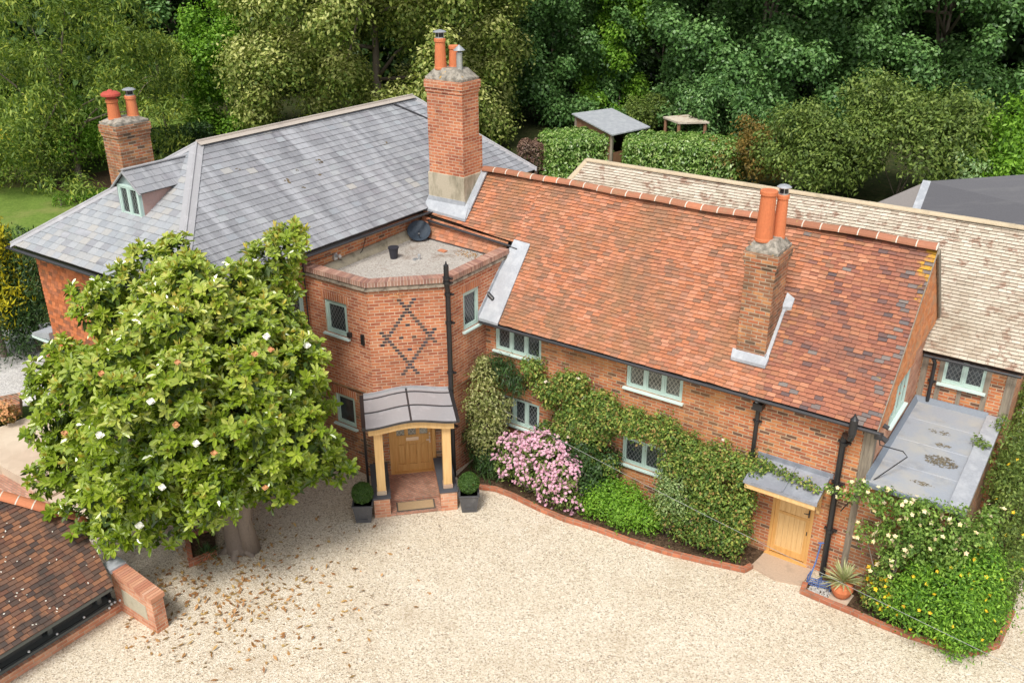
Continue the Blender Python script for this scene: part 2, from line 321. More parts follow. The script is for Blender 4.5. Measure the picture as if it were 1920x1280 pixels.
def glass_mat(name, lead=True, base=(.02, .024, .026), line=(.16, .17, .17)):
    m, nt, b = mat(name); uv = N(nt, 'ShaderNodeTexCoord').outputs['UV']; sp = N(nt, 'ShaderNodeSeparateXYZ'); L(nt, uv, sp.inputs[0])
    c = ramp(nt, noise(nt, 2.4, 3, .6, geo_pos(nt)), [(.35, *base), (.7, *[min(1, x*3.2) for x in base])])
    if lead:
        a = mth(nt, 'MULTIPLY', sp.outputs[0], 1/.105); v = mth(nt, 'MULTIPLY', sp.outputs[1], 1/.16)
        p = mth(nt, 'FRACT', mth(nt, 'ADD', a, v)); q = mth(nt, 'FRACT', mth(nt, 'SUBTRACT', a, v))
        k = mth(nt, 'MINIMUM', mth(nt, 'ABSOLUTE', mth(nt, 'SUBTRACT', p, .5)), mth(nt, 'ABSOLUTE', mth(nt, 'SUBTRACT', q, .5)))
        msk = thr(nt, k, .11, .05); c = mix(nt, msk, c, line)
        r = mth(nt, 'ADD', mth(nt, 'MULTIPLY', msk, .5), .06); L(nt, r, b.inputs['Roughness'])
    else: b.inputs['Roughness'].default_value = .06
    L(nt, c, b.inputs['Base Color']); b.inputs['Specular IOR Level'].default_value = .6
    return m
M_glass = glass_mat('leaded_glass'); M_glass_p = glass_mat('plain_glass', False)
M_glass_b = glass_mat('bright_leaded_glass', True, (.05, .055, .05), (.34, .33, .28))
def ground_mat(name, cells, base, scale=26, patch=None, bmp=.6):
    m, nt, b = mat(name); p = geo_pos(nt)
    v = N(nt, 'ShaderNodeTexVoronoi'); v.inputs['Scale'].default_value = scale; L(nt, p, v.inputs['Vector'])
    sp = N(nt, 'ShaderNodeSeparateColor'); L(nt, v.outputs['Color'], sp.inputs[0])
    c = ramp(nt, sp.outputs[0], cells)
    v2 = N(nt, 'ShaderNodeTexVoronoi'); v2.inputs['Scale'].default_value = scale*2.3; L(nt, p, v2.inputs['Vector']); s2 = N(nt, 'ShaderNodeSeparateColor'); L(nt, v2.outputs['Color'], s2.inputs[0])
    c = mix(nt, .4, c, ramp(nt, s2.outputs[1], cells))
    c = mix(nt, .42, c, ramp(nt, noise(nt, .45, 6, .68, p), [(.32, .36, .34, .31), (.68, .62, .6, .58)]), 'OVERLAY')
    if patch: c = mix(nt, mth(nt, 'MULTIPLY', thr(nt, noise(nt, patch[1], 5, .7, p), patch[2], patch[3]), .7), c, patch[0])
    L(nt, c, b.inputs['Base Color']); b.inputs['Roughness'].default_value = .95; b.inputs['Specular IOR Level'].default_value = .15
    bump(nt, v.outputs['Distance'], bmp, .02, b)
    return m
M_gravel = ground_mat('pea_gravel', [(0, .15, .11, .08), (.09, .34, .27, .19), (.26, .54, .46, .34), (.55, .66, .58, .46), (.8, .74, .67, .56), (1, .84, .79, .70)], None, scale=33, patch=((.42, .33, .22), .4, .55, .8))
M_gravel_g = ground_mat('grey_gravel', [(.3, .3, .3), (.45, .44, .43), (.58, .57, .55), (.7, .69, .67)], None)
M_deck = ground_mat('deck_chippings', [(0, .20, .17, .14), (.15, .35, .32, .29), (.5, .43, .41, .38), (1, .54, .52, .48)], None, scale=30, patch=((.20, .14, .10), 1.6, .54, .70))
M_soil = ground_mat('soil', [(.035, .022, .014), (.06, .04, .025), (.10, .065, .04), (.16, .11, .07)], None, scale=18)
M_wfloor = ground_mat('woodland_litter', [(.015, .025, .008), (.03, .045, .012), (.05, .06, .02), (.07, .06, .03)], None, scale=5)
M_lawn = ground_mat('lawn_grass', [(.10, .17, .03), (.14, .22, .04), (.17, .25, .05)], None, scale=8, patch=((.26, .25, .09), .25, .5, .7))
M_meadow = ground_mat('meadow', [(.05, .09, .02), (.08, .12, .03), (.12, .15, .04)], None, scale=3, patch=((.35, .28, .13), .05, .5, .65))
M_pave = ground_mat('stone_paving', [(.50, .42, .32), (.56, .47, .37), (.60, .52, .41)], None, scale=2.0, bmp=.1)

G = lambda *a: foliage_mat(*a)
M_mag = foliage_mat('magnolia_leaf', [(.06, .10, .008), (.13, .205, .014), (.21, .30, .022), (.32, .41, .045), (.46, .52, .12), (.56, .50, .11)], .28, .22, .8, .8, gain=1.04)
M_mag_in = foliage_mat('shaded_magnolia_leaf', [(.02, .04, .006), (.04, .07, .01), (.07, .12, .015)], .1)  # shade inside the crown, put into a darker leaf colour
M_mag_t = foliage_mat('magnolia_shoot', [(.44, .48, .10), (.52, .42, .06), (.48, .52, .16), (.50, .33, .05)], .2, .4, .5, 1.0, gain=1.0)
M_ash = foliage_mat('ash_leaf', [(.05, .09, .02), (.10, .16, .03), (.17, .25, .05), (.25, .33, .07), (.36, .39, .06)], .35, gain=1.25, big=.7)
M_lime = foliage_mat('lime_leaf', [(.045, .075, .014), (.08, .12, .02), (.13, .165, .035), (.21, .23, .065), (.33, .34, .13), (.42, .41, .19)], .25, gain=1.75)
M_syc = foliage_mat('sycamore_leaf', [(.022, .055, .015), (.04, .09, .024), (.06, .13, .035), (.095, .18, .055), (.15, .24, .09)], .25, .45, .45, gain=1.75)
M_dark = foliage_mat('dark_leaf', [(.014, .035, .010), (.025, .058, .015), (.04, .085, .022), (.06, .115, .03)], .2, .5, .4, gain=1.3)
M_oliv = foliage_mat('olive_leaf', [(.04, .065, .015), (.065, .10, .02), (.10, .145, .03), (.15, .19, .05)], .25, gain=1.8)
M_brt = foliage_mat('bright_leaf', [(.07, .16, .015), (.12, .25, .02), (.17, .32, .03), (.24, .40, .06)], .35)
M_var = foliage_mat('variegated_leaf', [(.14, .17, .04), (.24, .27, .08), (.38, .39, .16), (.52, .50, .26)], .25, gain=1.0)
M_rose = foliage_mat('rose_leaf', [(.04, .08, .016), (.07, .13, .025), (.11, .18, .035), (.17, .25, .05), (.30, .34, .08), (.28, .17, .07)], .3, gain=1.35)
M_box = foliage_mat('box_leaf', [(.025, .06, .01), (.045, .095, .016), (.07, .13, .022)], .15)
M_hedge = foliage_mat('laurel_leaf', [(.05, .11, .015), (.09, .18, .03), (.15, .26, .05), (.24, .35, .10), (.36, .44, .18)], .25, .35, .5)
M_purple = foliage_mat('copper_leaf', [(.05, .03, .03), (.10, .055, .045), (.17, .10, .08), (.26, .18, .13)], .2)
M_rust = foliage_mat('russet_leaf', [(.10, .08, .02), (.17, .12, .03), (.22, .13, .03)], .25)
M_gold = foliage_mat('golden_leaf', [(.50, .44, .02), (.75, .64, .03), (.36, .36, .03)], .3, gain=1.0)
M_hyp = foliage_mat('hypericum_leaf', [(.035, .085, .010), (.06, .14, .014), (.10, .20, .02), (.15, .28, .03), (.22, .36, .05)], .3, gain=1.65)
M_pink = foliage_mat('pink_petal', [(.60, .27, .42), (.72, .40, .55), (.80, .52, .65), (.66, .33, .50)], .2, gain=1.0)
M_yel = foliage_mat('yellow_petal', [(.80, .55, .02), (.85, .62, .03), (.78, .45, .02)], .1, gain=1.0)
M_cream = foliage_mat('cream_petal', [(.80, .66, .25), (.85, .78, .5), (.86, .74, .52), (.82, .55, .35)], .15, gain=1.0)
M_blush = foliage_mat('blush_petal', [(.80, .62, .55), (.82, .70, .6)], .15, gain=1.0)
M_dead = foliage_mat('fallen_leaf', [(.26, .12, .05), (.38, .19, .08), (.48, .27, .11), (.32, .16, .06), (.54, .36, .14), (.20, .12, .06)], .1, gain=1.0)
M_yucca = foliage_mat('yucca_leaf', [(.25, .30, .12), (.40, .42, .22), (.55, .54, .32)], .15, gain=1.0)
M_glassb = rnd_mat('bulb_glass', [(.62, .64, .66), (.75, .77, .78)], rough=.15, spec=.8, bmp=0, fine=0)

# ------------------------------------------------------------------ foliage
def unit(a): return a/np.maximum(np.linalg.norm(a, axis=-1, keepdims=True), 1e-9)
def quads(name, V, mt, parent, r=None, smooth=False):
    """V: (n,4,3) array of quads -> one mesh"""
    n = len(V); me = bpy.data.meshes.new(name)
    me.vertices.add(n*4); me.vertices.foreach_set('co', V.astype(np.float32).ravel())
    me.loops.add(n*4); me.loops.foreach_set('vertex_index', np.arange(n*4, dtype=np.int32))
    me.polygons.add(n); me.polygons.foreach_set('loop_start', np.arange(0, n*4, 4, dtype=np.int32))
    try: me.polygons.foreach_set('loop_total', np.full(n, 4, dtype=np.int32))
    except Exception: pass
    me.update(calc_edges=True); attr(me, 'rnd', NR.rand(n) if r is None else r); me.materials.append(mt)
    o = bpy.data.objects.new(name, me); put(o, parent); return o
def leaf_quads(P, Nn, Ln, W, droop=.15, along=None):
    n = len(P); T = np.cross(Nn, unit(NR.randn(n, 3))) if along is None else along
    T = unit(T); Sd = unit(np.cross(T, Nn)); Ln = np.asarray(Ln).reshape(-1, 1)*np.ones((n, 1)); W = np.asarray(W).reshape(-1, 1)*np.ones((n, 1))
    d = np.array([0, 0, -1.0])*droop*Ln
    return np.stack([P, P+T*Ln*.5+Sd*W*.5+d*.25, P+T*Ln+d, P+T*Ln*.5-Sd*W*.5+d*.25], axis=1)
def blob_points(blobs, n, inner=.25, up=.35, jitter=.12, keep=.55):
    """points near the outer shell of a union of balls"""
    B = np.array(blobs, float); w_ = B[:, 3]**2; w_ /= w_.sum()
    idx = NR.choice(len(B), size=int(n*1.8), p=w_); c = B[idx, :3]; r = B[idx, 3:4]
    d = NR.randn(len(idx), 3); d[:, 2] += up*np.abs(NR.randn(len(idx))); d = unit(d)
    rad = 1-inner*NR.rand(len(idx), 1)**1.5 + jitter*NR.randn(len(idx), 1)*.5
    P = c+d*r*rad
    ok = np.ones(len(P), bool)
    for b in B:
        ok &= ~(((P-b[:3])**2).sum(1) < (b[3]*keep)**2)
    P = P[ok][:n]; d = d[ok][:n]
    return P, d
def foliage(name, mt, parent, blobs, n, size, aspect=.55, up=.35, inner=.25, rndm=.7, droop=.25, jitter=.3, keep=.5, zmin=None, rbias=None, ysq=None):
    P, d = blob_points(blobs, n, inner, up, jitter, keep)
    if ysq is not None: P[:, 1] = ysq[0]+(P[:, 1]-ysq[0])*ysq[1]
    if zmin is not None: k = P[:, 2] > zmin; P, d = P[k], d[k]
    Nn = unit(d + np.array([0, 0, .5]) + rndm*NR.randn(len(P), 3))
    sz = size*(.7+.6*NR.rand(len(P)))
    V = leaf_quads(P, Nn, sz, sz*aspect, droop)
    r = NR.rand(len(P))
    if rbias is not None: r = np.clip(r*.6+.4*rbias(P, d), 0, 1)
    return quads(name, V, mt, parent, r)
def ell_blobs(c, rad, n, r0, r1, fill=.25, zlo=-.75, seed=0):
    rs = np.random.RandomState(seed); out = []
    while len(out) < n:
        d = rs.randn(3); d /= np.linalg.norm(d)
        if d[2] < zlo: continue
        k = (1-fill*rs.rand())
        out.append((c[0]+d[0]*rad[0]*k, c[1]+d[1]*rad[1]*k, c[2]+d[2]*rad[2]*k, r0+(r1-r0)*rs.rand()))
    return out
def limbs(mb, base, top, r, targets, n=7):
    b = Vector([float(t) for t in base]); t = Vector([float(x) for x in top]); k = 6; pts = []
    for i in range(k+1):
        q = b.lerp(t, i/k); q.x += math.sin(i*1.7)*r*.35*(i > 0); q.y += math.cos(i*2.1)*r*.35*(i > 0); pts.append(q)
    mb.tube([b-Vector((0, 0, .3))]+pts, [r*1.7, r*1.3]+[r*(1-.75*i/k) for i in range(1, k+1)], n+3)
    for j, tg in enumerate(targets):
        s = pts[2+j % 4]; e = Vector([float(x) for x in tg[:3]]); mid = s.lerp(e, .5)+Vector((0, 0, .25*(e-s).length*.3))
        mb.tube([s, mid, e], [r*.42, r*.26, r*.08], 6)
def tree(name, label, cat, base, h, rad, mt, n, size, nb=40, br=(.22, .34), trunk_r=.3, seed=1, ctr=None, group=None, hcrown=.62, aspect=.6, bark=None, zlo=-.75, keep=.55, rbias=None, droop=.25, fill=.3, full=False):
    t = thing(name, label, cat, (base[0], base[1], 0), group)
    cz = h*(1-hcrown/2); c = (base[0], base[1], cz) if ctr is None else ctr; R3 = (rad, rad, h*hcrown/2)
    bl = ell_blobs(c, (R3[0]*.8, R3[1]*.8, R3[2]*.85), nb, rad*br[0], rad*br[1], fill=fill, zlo=zlo, seed=seed)
    if full:
        rs = np.random.RandomState(seed+100); bl = []
        while len(bl) < nb:
            q = .04+.94*rs.rand(); pr = math.sqrt(max(0, 1-((q-.32)/.69)**2)); a = rs.rand()*6.28; k = pr*(1-fill*rs.rand()**1.5)*rad*.86
            k *= 1 if len(bl) % 4 else rs.rand()**.5; bl.append((c[0]+math.cos(a)*k, c[1]+math.sin(a)*k, q*h, rad*(br[0]+(br[1]-br[0])*rs.rand())*(1 if len(bl) % 4 else 1.3)))
    mb = MB(); limbs(mb, (base[0], base[1], 0), (c[0], c[1], h*.45 if full else c[2]+R3[2]*.3), trunk_r*(.6 if full else 1), bl[::4][:10]); mb.build('trunk', bark or M_bark, t, smooth=True)
    foliage('crown', mt, t, bl, int(n*1.35), size, aspect=aspect, keep=keep*.6, jitter=.4, inner=.8, zmin=.15, rbias=rbias, droop=droop)
    return t
def bush(name, label, cat, blobs, mt, n, size, group=None, stem=True, base=None, aspect=.5, zmin=.02, ysq=None, **kw):
    kw.setdefault('jitter', .45); kw.setdefault('inner', .5)
    rq = random.Random(len(blobs)*7+int(n)); blobs = list(blobs)+[(b[0]+b[3]*rq.uniform(-1.1, 1.1), b[1]+b[3]*rq.uniform(-.9, .9)*(.3 if ysq else 1), b[2]+b[3]*rq.uniform(-.3, 1.15), b[3]*rq.uniform(.2, .45)) for b in blobs]
    b = base or (blobs[0][0], blobs[0][1], 0)
    t = thing(name, label, cat, b, group)
    if stem:
        mb = MB()
        for k, q in enumerate(blobs[:6]):
            e = Vector([float(x) for x in q[:3]]); s = Vector((b[0]+R.uniform(-.1, .1), b[1]+R.uniform(-.05, .05), b[2]-.02 if len(b) > 2 else -.02)); mb.tube([s, s.lerp(e, .5)+Vector((R.uniform(-.1, .1), 0, .05)), e], [.028, .02, .008], 5)
        mb.build('stem', M_bark, t, smooth=True)
    foliage('foliage', mt, t, blobs, n, size, aspect=aspect, zmin=zmin, ysq=ysq, **kw)
    return t
def blossoms(name, mt, parent, blobs, n, size, petals=5, zmin=.05, sel=None, ysq=None, lump=1, up=.6, spread=.12):
    P, d = blob_points(blobs, n, .08, up, .04, .7)
    if ysq is not None: P[:, 1] = ysq[0]+(P[:, 1]-ysq[0])*ysq[1]
    if sel is not None: k = sel(P); P, d = P[k], d[k]
    k = P[:, 2] > zmin; P, d = P[k], d[k]
    k = np.argsort(np.linalg.norm(P-CAM, axis=1)); P, d = P[k], d[k]; nh = len(P)
    if lump > 1: P = np.repeat(P, lump, 0)+NR.randn(nh*lump, 3)*spread; d = np.repeat(d, lump, 0)
    P = P + d*.05; Nn = unit(d+.5*NR.randn(len(P), 3)+np.array([.2, -.4, .6])); out = []
    a = unit(np.cross(Nn, np.array([.3, .2, 1.0]))); b = np.cross(Nn, a)
    for k in range(petals):
        t = 2*math.pi*k/petals; T = unit(a*math.cos(t)+b*math.sin(t)+Nn*.25); out.append(leaf_quads(P, Nn, size*(.8+.4*NR.rand(len(P))), size*.75, 0, along=T))
    V = np.stack(out, 1).reshape(nh, lump*petals, 4, 3)
    for k in range(min(nh, 100)): quads('flower', V[k], mt, parent)
    if nh > 100: setp(quads('flowers', V[100:].reshape(-1, 4, 3), mt, parent), kind='stuff')

# ------------------------------------------------------------------ tiled surfaces
def clip(poly, a, b, c):      # keep a*u+b*v+c >= 0
    out = []
    for k in range(len(poly)):
        p, q = poly[k], poly[(k+1) % len(poly)]; fp, fq = a*p[0]+b*p[1]+c, a*q[0]+b*q[1]+c
        if fp >= 0: out.append(p)
        if (fp >= 0) != (fq >= 0): t = fp/(fp-fq); out.append((p[0]+(q[0]-p[0])*t, p[1]+(q[1]-p[1])*t))
    return out
def tiles(mb, P3, gauge, width, th=.016, jit=.006, mfun=None, under=None, sag=None, gap=.006, seed=3, edge=None, jog=.1, wave=0.0):
    """overlapping courses of tiles on the convex plane polygon P3 (ccw seen from outside)"""
    rs = random.Random(seed); P = [Vector([float(c) for c in p]) for p in P3]
    n = (P[1]-P[0]).cross(P[2]-P[0]).normalized()
    for k in range(len(P)):
        q = (P[(k+1) % len(P)]-P[k]).cross(P[(k+2) % len(P)]-P[k])
        if q.length > n.length*.5: n = q.normalized(); break
    u = Vector((-n.y, n.x, 0)).normalized(); v = n.cross(u); O = P[0]
    uv = [((p-O).dot(u), (p-O).dot(v)) for p in P]
    area = sum(uv[k][0]*uv[(k+1) % len(uv)][1]-uv[(k+1) % len(uv)][0]*uv[k][1] for k in range(len(uv)))
    if area < 0: uv = uv[::-1]
    hp = []
    for k in range(len(uv)):
        a, b = uv[k], uv[(k+1) % len(uv)]; dx, dy = b[0]-a[0], b[1]-a[1]; l = math.hypot(dx, dy)
        if l > 1e-6: hp.append((-dy/l, dx/l, (dy*a[0]-dx*a[1])/l))
    u0, u1 = min(p[0] for p in uv), max(p[0] for p in uv); v0, v1 = min(p[1] for p in uv), max(p[1] for p in uv)
    pos = lambda a, b, h: O+u*a+v*b+n*(h+(sag(a-u0, b-v0) if sag else 0))
    if under is not None: mb.poly([O+u*a+v*b+n*(-.13 if sag else -.03) for a, b in uv], under, .5)
    ph = [rs.uniform(0, 6) for _ in range(6)]
    nr = int((v1-v0)/gauge)+2
    for r_ in range(nr):
        va0 = v0+r_*gauge; off = (r_ % 2)*.5*width+rs.uniform(-jog, jog)*width
        a = u0-width+off-0.5*width
        while a < u1:
            va = va0+wave*(math.sin(a*1.3+r_*.35)+.6*math.sin(a*3.1+r_*.9+ph[0])); wd = width*rs.uniform(.93, 1.07); hj = rs.uniform(0, jit); vj = rs.uniform(-jit, jit)*.8
            q = [(a, va+vj), (a+wd-gap, va+vj+rs.uniform(-jit, jit)*.5), (a+wd-gap, va+gauge+wave*2), (a, va+gauge+wave*2)]
            qq = q
            for h in hp:
                qq = clip(qq, *h)
                if len(qq) < 3: break
            if len(qq) >= 3:
                H = lambda p: (th+hj)*max(-.1, 1-(p[1]-va)/gauge*.92)
                rr = rs.random(); c3 = [pos(p[0], p[1], H(p)) for p in qq]
                cen = pos(sum(p[0] for p in qq)/len(qq), sum(p[1] for p in qq)/len(qq), 0)
                m = mfun(cen, rs) if mfun else 0
                mb.poly(c3, m, rr)
                for k in range(len(qq)):
                    s, e = qq[k], qq[(k+1) % len(qq)]
                    if s[1] < va+gauge*.3 and e[1] < va+gauge*.3 and e[0] > s[0]:
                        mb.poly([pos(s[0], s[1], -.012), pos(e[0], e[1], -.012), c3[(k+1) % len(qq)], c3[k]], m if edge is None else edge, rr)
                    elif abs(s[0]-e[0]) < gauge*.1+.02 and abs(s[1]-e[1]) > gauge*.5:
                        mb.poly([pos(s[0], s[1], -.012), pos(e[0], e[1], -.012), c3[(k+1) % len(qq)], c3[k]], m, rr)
            a += wd
def ridge_tiles(mb, a, b, r, seg, mort=1, m=0, sag=None, squash=.8):
    a = Vector([float(t) for t in a]); b = Vector([float(t) for t in b]); d = (b-a); n = max(1, round(d.length/seg)); d.normalize()
    sd_ = d.cross(Vector((0, 0, 1))).normalized(); up = sd_.cross(d)
    for k in range(n):
        t0, t1 = k/n, (k+1)/n; p0, p1 = a.lerp(b, t0), a.lerp(b, t1)
        if sag: p0 = p0+Vector((0, 0, sag(t0))); p1 = p1+Vector((0, 0, sag(t1)))
        g = min(.018, seg*.06); rv = R.random(); rr = r*R.uniform(.95, 1.05)
        for (q0, q1, rad, mm) in ((p0, p1-d*g, rr, m), (p1-d*g*1.2, p1+d*g*.2, r*1.04, mort)):
            ring = lambda q: [q+sd_*(-math.cos(t))*rad+up*math.sin(t)*rad*squash for t in [math.pi*j/8 for j in range(9)]]
            A, B = ring(q0), ring(q1)
            for j in range(8): mb.poly([A[j], B[j], B[j+1], A[j+1]][::-1] if False else [A[j], A[j+1], B[j+1], B[j]], mm, rv)
            mb.poly(A, mm, rv); mb.poly(B[::-1], mm, rv)

# ------------------------------------------------------------------ the setting
def sheet(name, pts, z, mt, kind='structure', label=None, cat=None, parent=None):
    mb = MB(); mb.poly([(p[0], p[1], z) for p in pts]); o = mb.build(name, mt, parent)
    return setp(o, label, cat, None, kind)
sheet('ground', [(-320, -120), (260, -120), (260, 420), (-320, 420)], -.02, M_meadow)
sheet('woodland_floor', [at_z(x, y)[:2] for x, y in ((330, 275), (420, 330), (1100, 330), (2300, 560), (3300, 300), (2300, -60), (1000, -60), (300, -60), (-200, 40), (320, 105))], -.012, M_wfloor)
sheet('gravel_drive', [(-6.5, -40), (60, -40), (60, 20), (12.45, 20), (12.45, 4), (-3, 2), (-9, -6), (-9.0, -9.0), (-6.5, -11.5)], -.004, M_gravel)
g1 = [at_z(x, y, .0)[:2] for x, y in ((-260, 470), (-260, 330), (0, 352), (95, 352), (215, 372), (330, 395), (300, 470), (100, 470))]
sheet('lawn', g1, .004, M_lawn)
g1 = [at_z(x, y, .0)[:2] for x, y in ((-200, 180), (120, 150), (240, 190), (380, 170), (420, 250), (150, 300), (-200, 330))]
sheet('upper_lawn', g1, .008, M_lawn)
g1 = [at_z(x, y)[:2] for x, y in ((215, 130), (200, 92), (300, 80), (330, 120))]
g1 = [at_z(x, y)[:2] for x, y in ((-120, 640), (120, 600), (130, 790), (70, 760), (-120, 770))]
sheet('grey_gravel_path', g1, .008, M_gravel_g)
TZ = .30
terr = [at_z(x, y, TZ)[:2] for x, y in ((-160, 900), (-160, 800), (0, 800), (95, 765), (190, 800), (150, 862), (58, 905), (0, 872))]
mb = MB(); mb.prism(terr, -.02, TZ); setp(mb.build('stone_terrace', M_pave), None, None, None, 'structure')
g1 = [at_z(x, y, .0)[:2] for x, y in ((-100, 930), (0, 868), (60, 905), (120, 945), (150, 990), (60, 1000), (-100, 1000))]
sheet('brick_paving', g1, .012, M_herr)
# steps from the terrace
t = thing('garden_steps', 'pale stone garden steps going down from the terrace behind the magnolia', 'steps', at_z(80, 920))
e0, e1 = at_z(58, 905, TZ)[:2], at_z(150, 862, TZ)[:2]; dv = np.array([e1[1]-e0[1], -(e1[0]-e0[0])]); dv /= np.linalg.norm(dv)
if dv @ (np.array([5, -8])-e0) < 0: dv = -dv
for k in range(3):
    a, b = e0+dv*.36*k, e1+dv*.36*k
    mb = MB(); q = [a, a+dv*.36, b+dv*.36, b]
    if (q[1][0]-q[0][0])*(q[2][1]-q[0][1])-(q[1][1]-q[0][1])*(q[2][0]-q[0][0]) < 0: q = q[::-1]
    mb.prism(q, -.02, TZ-.08*(k+1)); mb.build('step', M_pave, t)
# soil beds
edge1 = [(.85, -1.95), (1.08, -1.72), (1.5, -1.55), (2.0, -1.54), (2.93, -1.64), (3.75, -1.66), (4.48, -1.56), (5.5, -1.52), (6.5, -1.4), (7.4, -1.2), (8.27, -.98), (8.36, -.74)]
edge2 = [(9.62, -.66), (9.66, -.95), (10.3, -.99), (10.82, -1.0), (11.3, -1.05), (11.95, -1.06), (12.6, -1.0), (13.2, -.85), (13.6, -.3), (13.7, 1.0)]
sheet('flower_bed', [*edge1, (8.4, 0.02), (.0, .02), (.2, -1.6)], .012, M_soil)
sheet('corner_bed', [*edge2, (13.6, 9.0), (12.4, 9.0), (12.4, -.2), (9.9, .0)], .012, M_soil)
sheet('rear_bed', [at_z(x, y)[:2] for x, y in ((60, 352), (200, 320), (420, 300), (420, 420), (330, 400), (215, 375), (95, 355))], .016, M_soil)
for nm, ed, lb in (('brick_edging', edge1, 'curved red brick edging along the long flower bed beneath the climbers'), ('brick_edging', edge2, 'low red brick edging round the corner bed with the terracotta pot')):
    mb = MB(); band(mb, ed, -.06, .06, -.02, .11); setp(mb.build(nm, M_edge, bevel=.01), lb, 'edging')

# ------------------------------------------------------------------ the house
H = thing('country_house', 'rambling red brick house with slate, red tile and sand tile roofs', 'house', (0, 0, 0))
front = frame((0, 0), (1, 0), (0, -1))                       # cottage front wall, s = X
gable = frame((10.40, 0), (0, 1), (1, 0))                    # gable end, s = Y
sfront = frame((0, -6.6), (1, 0), (0, -1)); sright = frame((-3.5, 0), (0, 1), (1, 0)); sleft = frame((-9.75, 0), (0, -1), (-1, 0))
tleft = frame((0, -3.0), (1, 0), (0, -1)); q2 = math.sqrt(.5); tmid = frame((-1.35, -3.0), (q2, q2), (q2, -q2)); tright = frame((.1, 0), (0, 1), (1, 0))
beigef = frame((0, 4.15), (1, 0), (0, -1)); ext_r = frame((12.4, 0), (0, 1), (1, 0)); ext_f = frame((0, -.2), (1, 0), (0, -1))
def window(fr, s0, s1, z0, z1, n=1, off=0.0, rec=.03, glass=None, sill=True, arch=None, leaf=.042):
    mb = MB(); o = off-rec; fw = .055
    mb.fbox(fr, s0, s1, o-.07, o, z0, z0+fw); mb.fbox(fr, s0, s1, o-.07, o, z1-fw, z1)
    mb.fbox(fr, s0, s0+fw, o-.07, o, z0+fw, z1-fw); mb.fbox(fr, s1-fw, s1, o-.07, o, z0+fw, z1-fw)
    wl = (s1-s0-2*fw-(n-1)*.05)/n; ps = []
    for k in range(n):
        a = s0+fw+k*(wl+.05); b = a+wl
        if k: mb.fbox(fr, a-.05, a, o-.07, o, z0+fw, z1-fw)
        i = o-.012
        mb.fbox(fr, a, b, i-.05, i, z0+fw, z0+fw+leaf); mb.fbox(fr, a, b, i-.05, i, z1-fw-leaf, z1-fw)
        mb.fbox(fr, a, a+leaf, i-.05, i, z0+fw+leaf, z1-fw-leaf); mb.fbox(fr, b-leaf, b, i-.05, i, z0+fw+leaf, z1-fw-leaf); ps.append((a+leaf, b-leaf))
    w_ = mb.build('window', M_sage, H, bevel=.006)
    pb = MB()
    for a, b in ps: pb.poly([fr(a, o-.045, z0+fw+leaf), fr(b, o-.045, z0+fw+leaf), fr(b, o-.045, z1-fw-leaf), fr(a, o-.045, z1-fw-leaf)])
    pb.build('pane', glass or M_glass, w_)
    if sill:
        sb = MB(); sb.fbox(fr, s0-.06, s1+.06, off-.1, off+.085, z0-.055, z0-.002); sb.build('sill', M_sill, w_, bevel=.006)
    return w_
W_FR = [(.42, 1.90, 3.32, 4.11, 3), (4.42, 5.94, 3.36, 4.05, 3), (.58, 1.86, 1.15, 2.0, 3), (4.42, 5.64, 1.15, 1.93, 2)]
DOOR2 = (8.44, 9.42, .06, 2.05)
mb = MB()                                                    # cottage walls
panel(mb, front, .02, 10.40, -.05, 4.40, [w_[:4] for w_ in W_FR]+[(8.44, 9.42, -.05, 2.05)], .14, 0)
panel(mb, gable, 0, 5.5, -.05, 4.05, [(1.25, 2.62, 3.56, 4.05)], .14, 1)
mb.poly([(10.40, 0, 4.05), (10.40, 1.25, 4.05), (10.40, 1.25, 5.70), (10.40, 0, 4.46)], 1, .5)
mb.poly([(10.40, 1.25, 4.60), (10.40, 2.62, 4.60), (10.40, 2.62, 7.12), (10.40, 1.25, 5.70)], 1, .5)
mb.poly([(10.40, 2.62, 4.05), (10.40, 5.5, 4.05), (10.40, 5.5, 4.3), (10.40, 2.75, 7.2), (10.40, 2.62, 7.12)], 1, .5)
mb.build('cottage_wall', [M_brick_old, M_brick_pale], H)
mb = MB()                                                    # slate wing walls
panel(mb, sright, -6.6, 6.9, -.05, 6.12, [(-3.78, -3.12, 3.62, 5.12), (-3.78, -3.12, 1.0, 2.3)], .14, 0)
panel(mb, sfront, -9.75, -3.5, -.05, 6.12, [], .14, 0); panel(mb, sleft, -6.9, 6.6, -.05, 6.12, [], .14, 0)
mb.poly([(-3.5, 6.9, -.05), (-9.75, 6.9, -.05), (-9.75, 6.9, 6.12), (-3.5, 6.9, 6.12)], 0)
mb.build('slate_wing_wall', [M_brick_old], H)
mb = MB(); tiles(mb, [sfront(-9.75, .02, .3), sfront(-3.5, .02, .3), sfront(-3.5, .02, 6.1), sfront(-9.75, .02, 6.1)], .11, .17, .014, .004, seed=11)
mb.build('hung_tiles', M_hang, H)
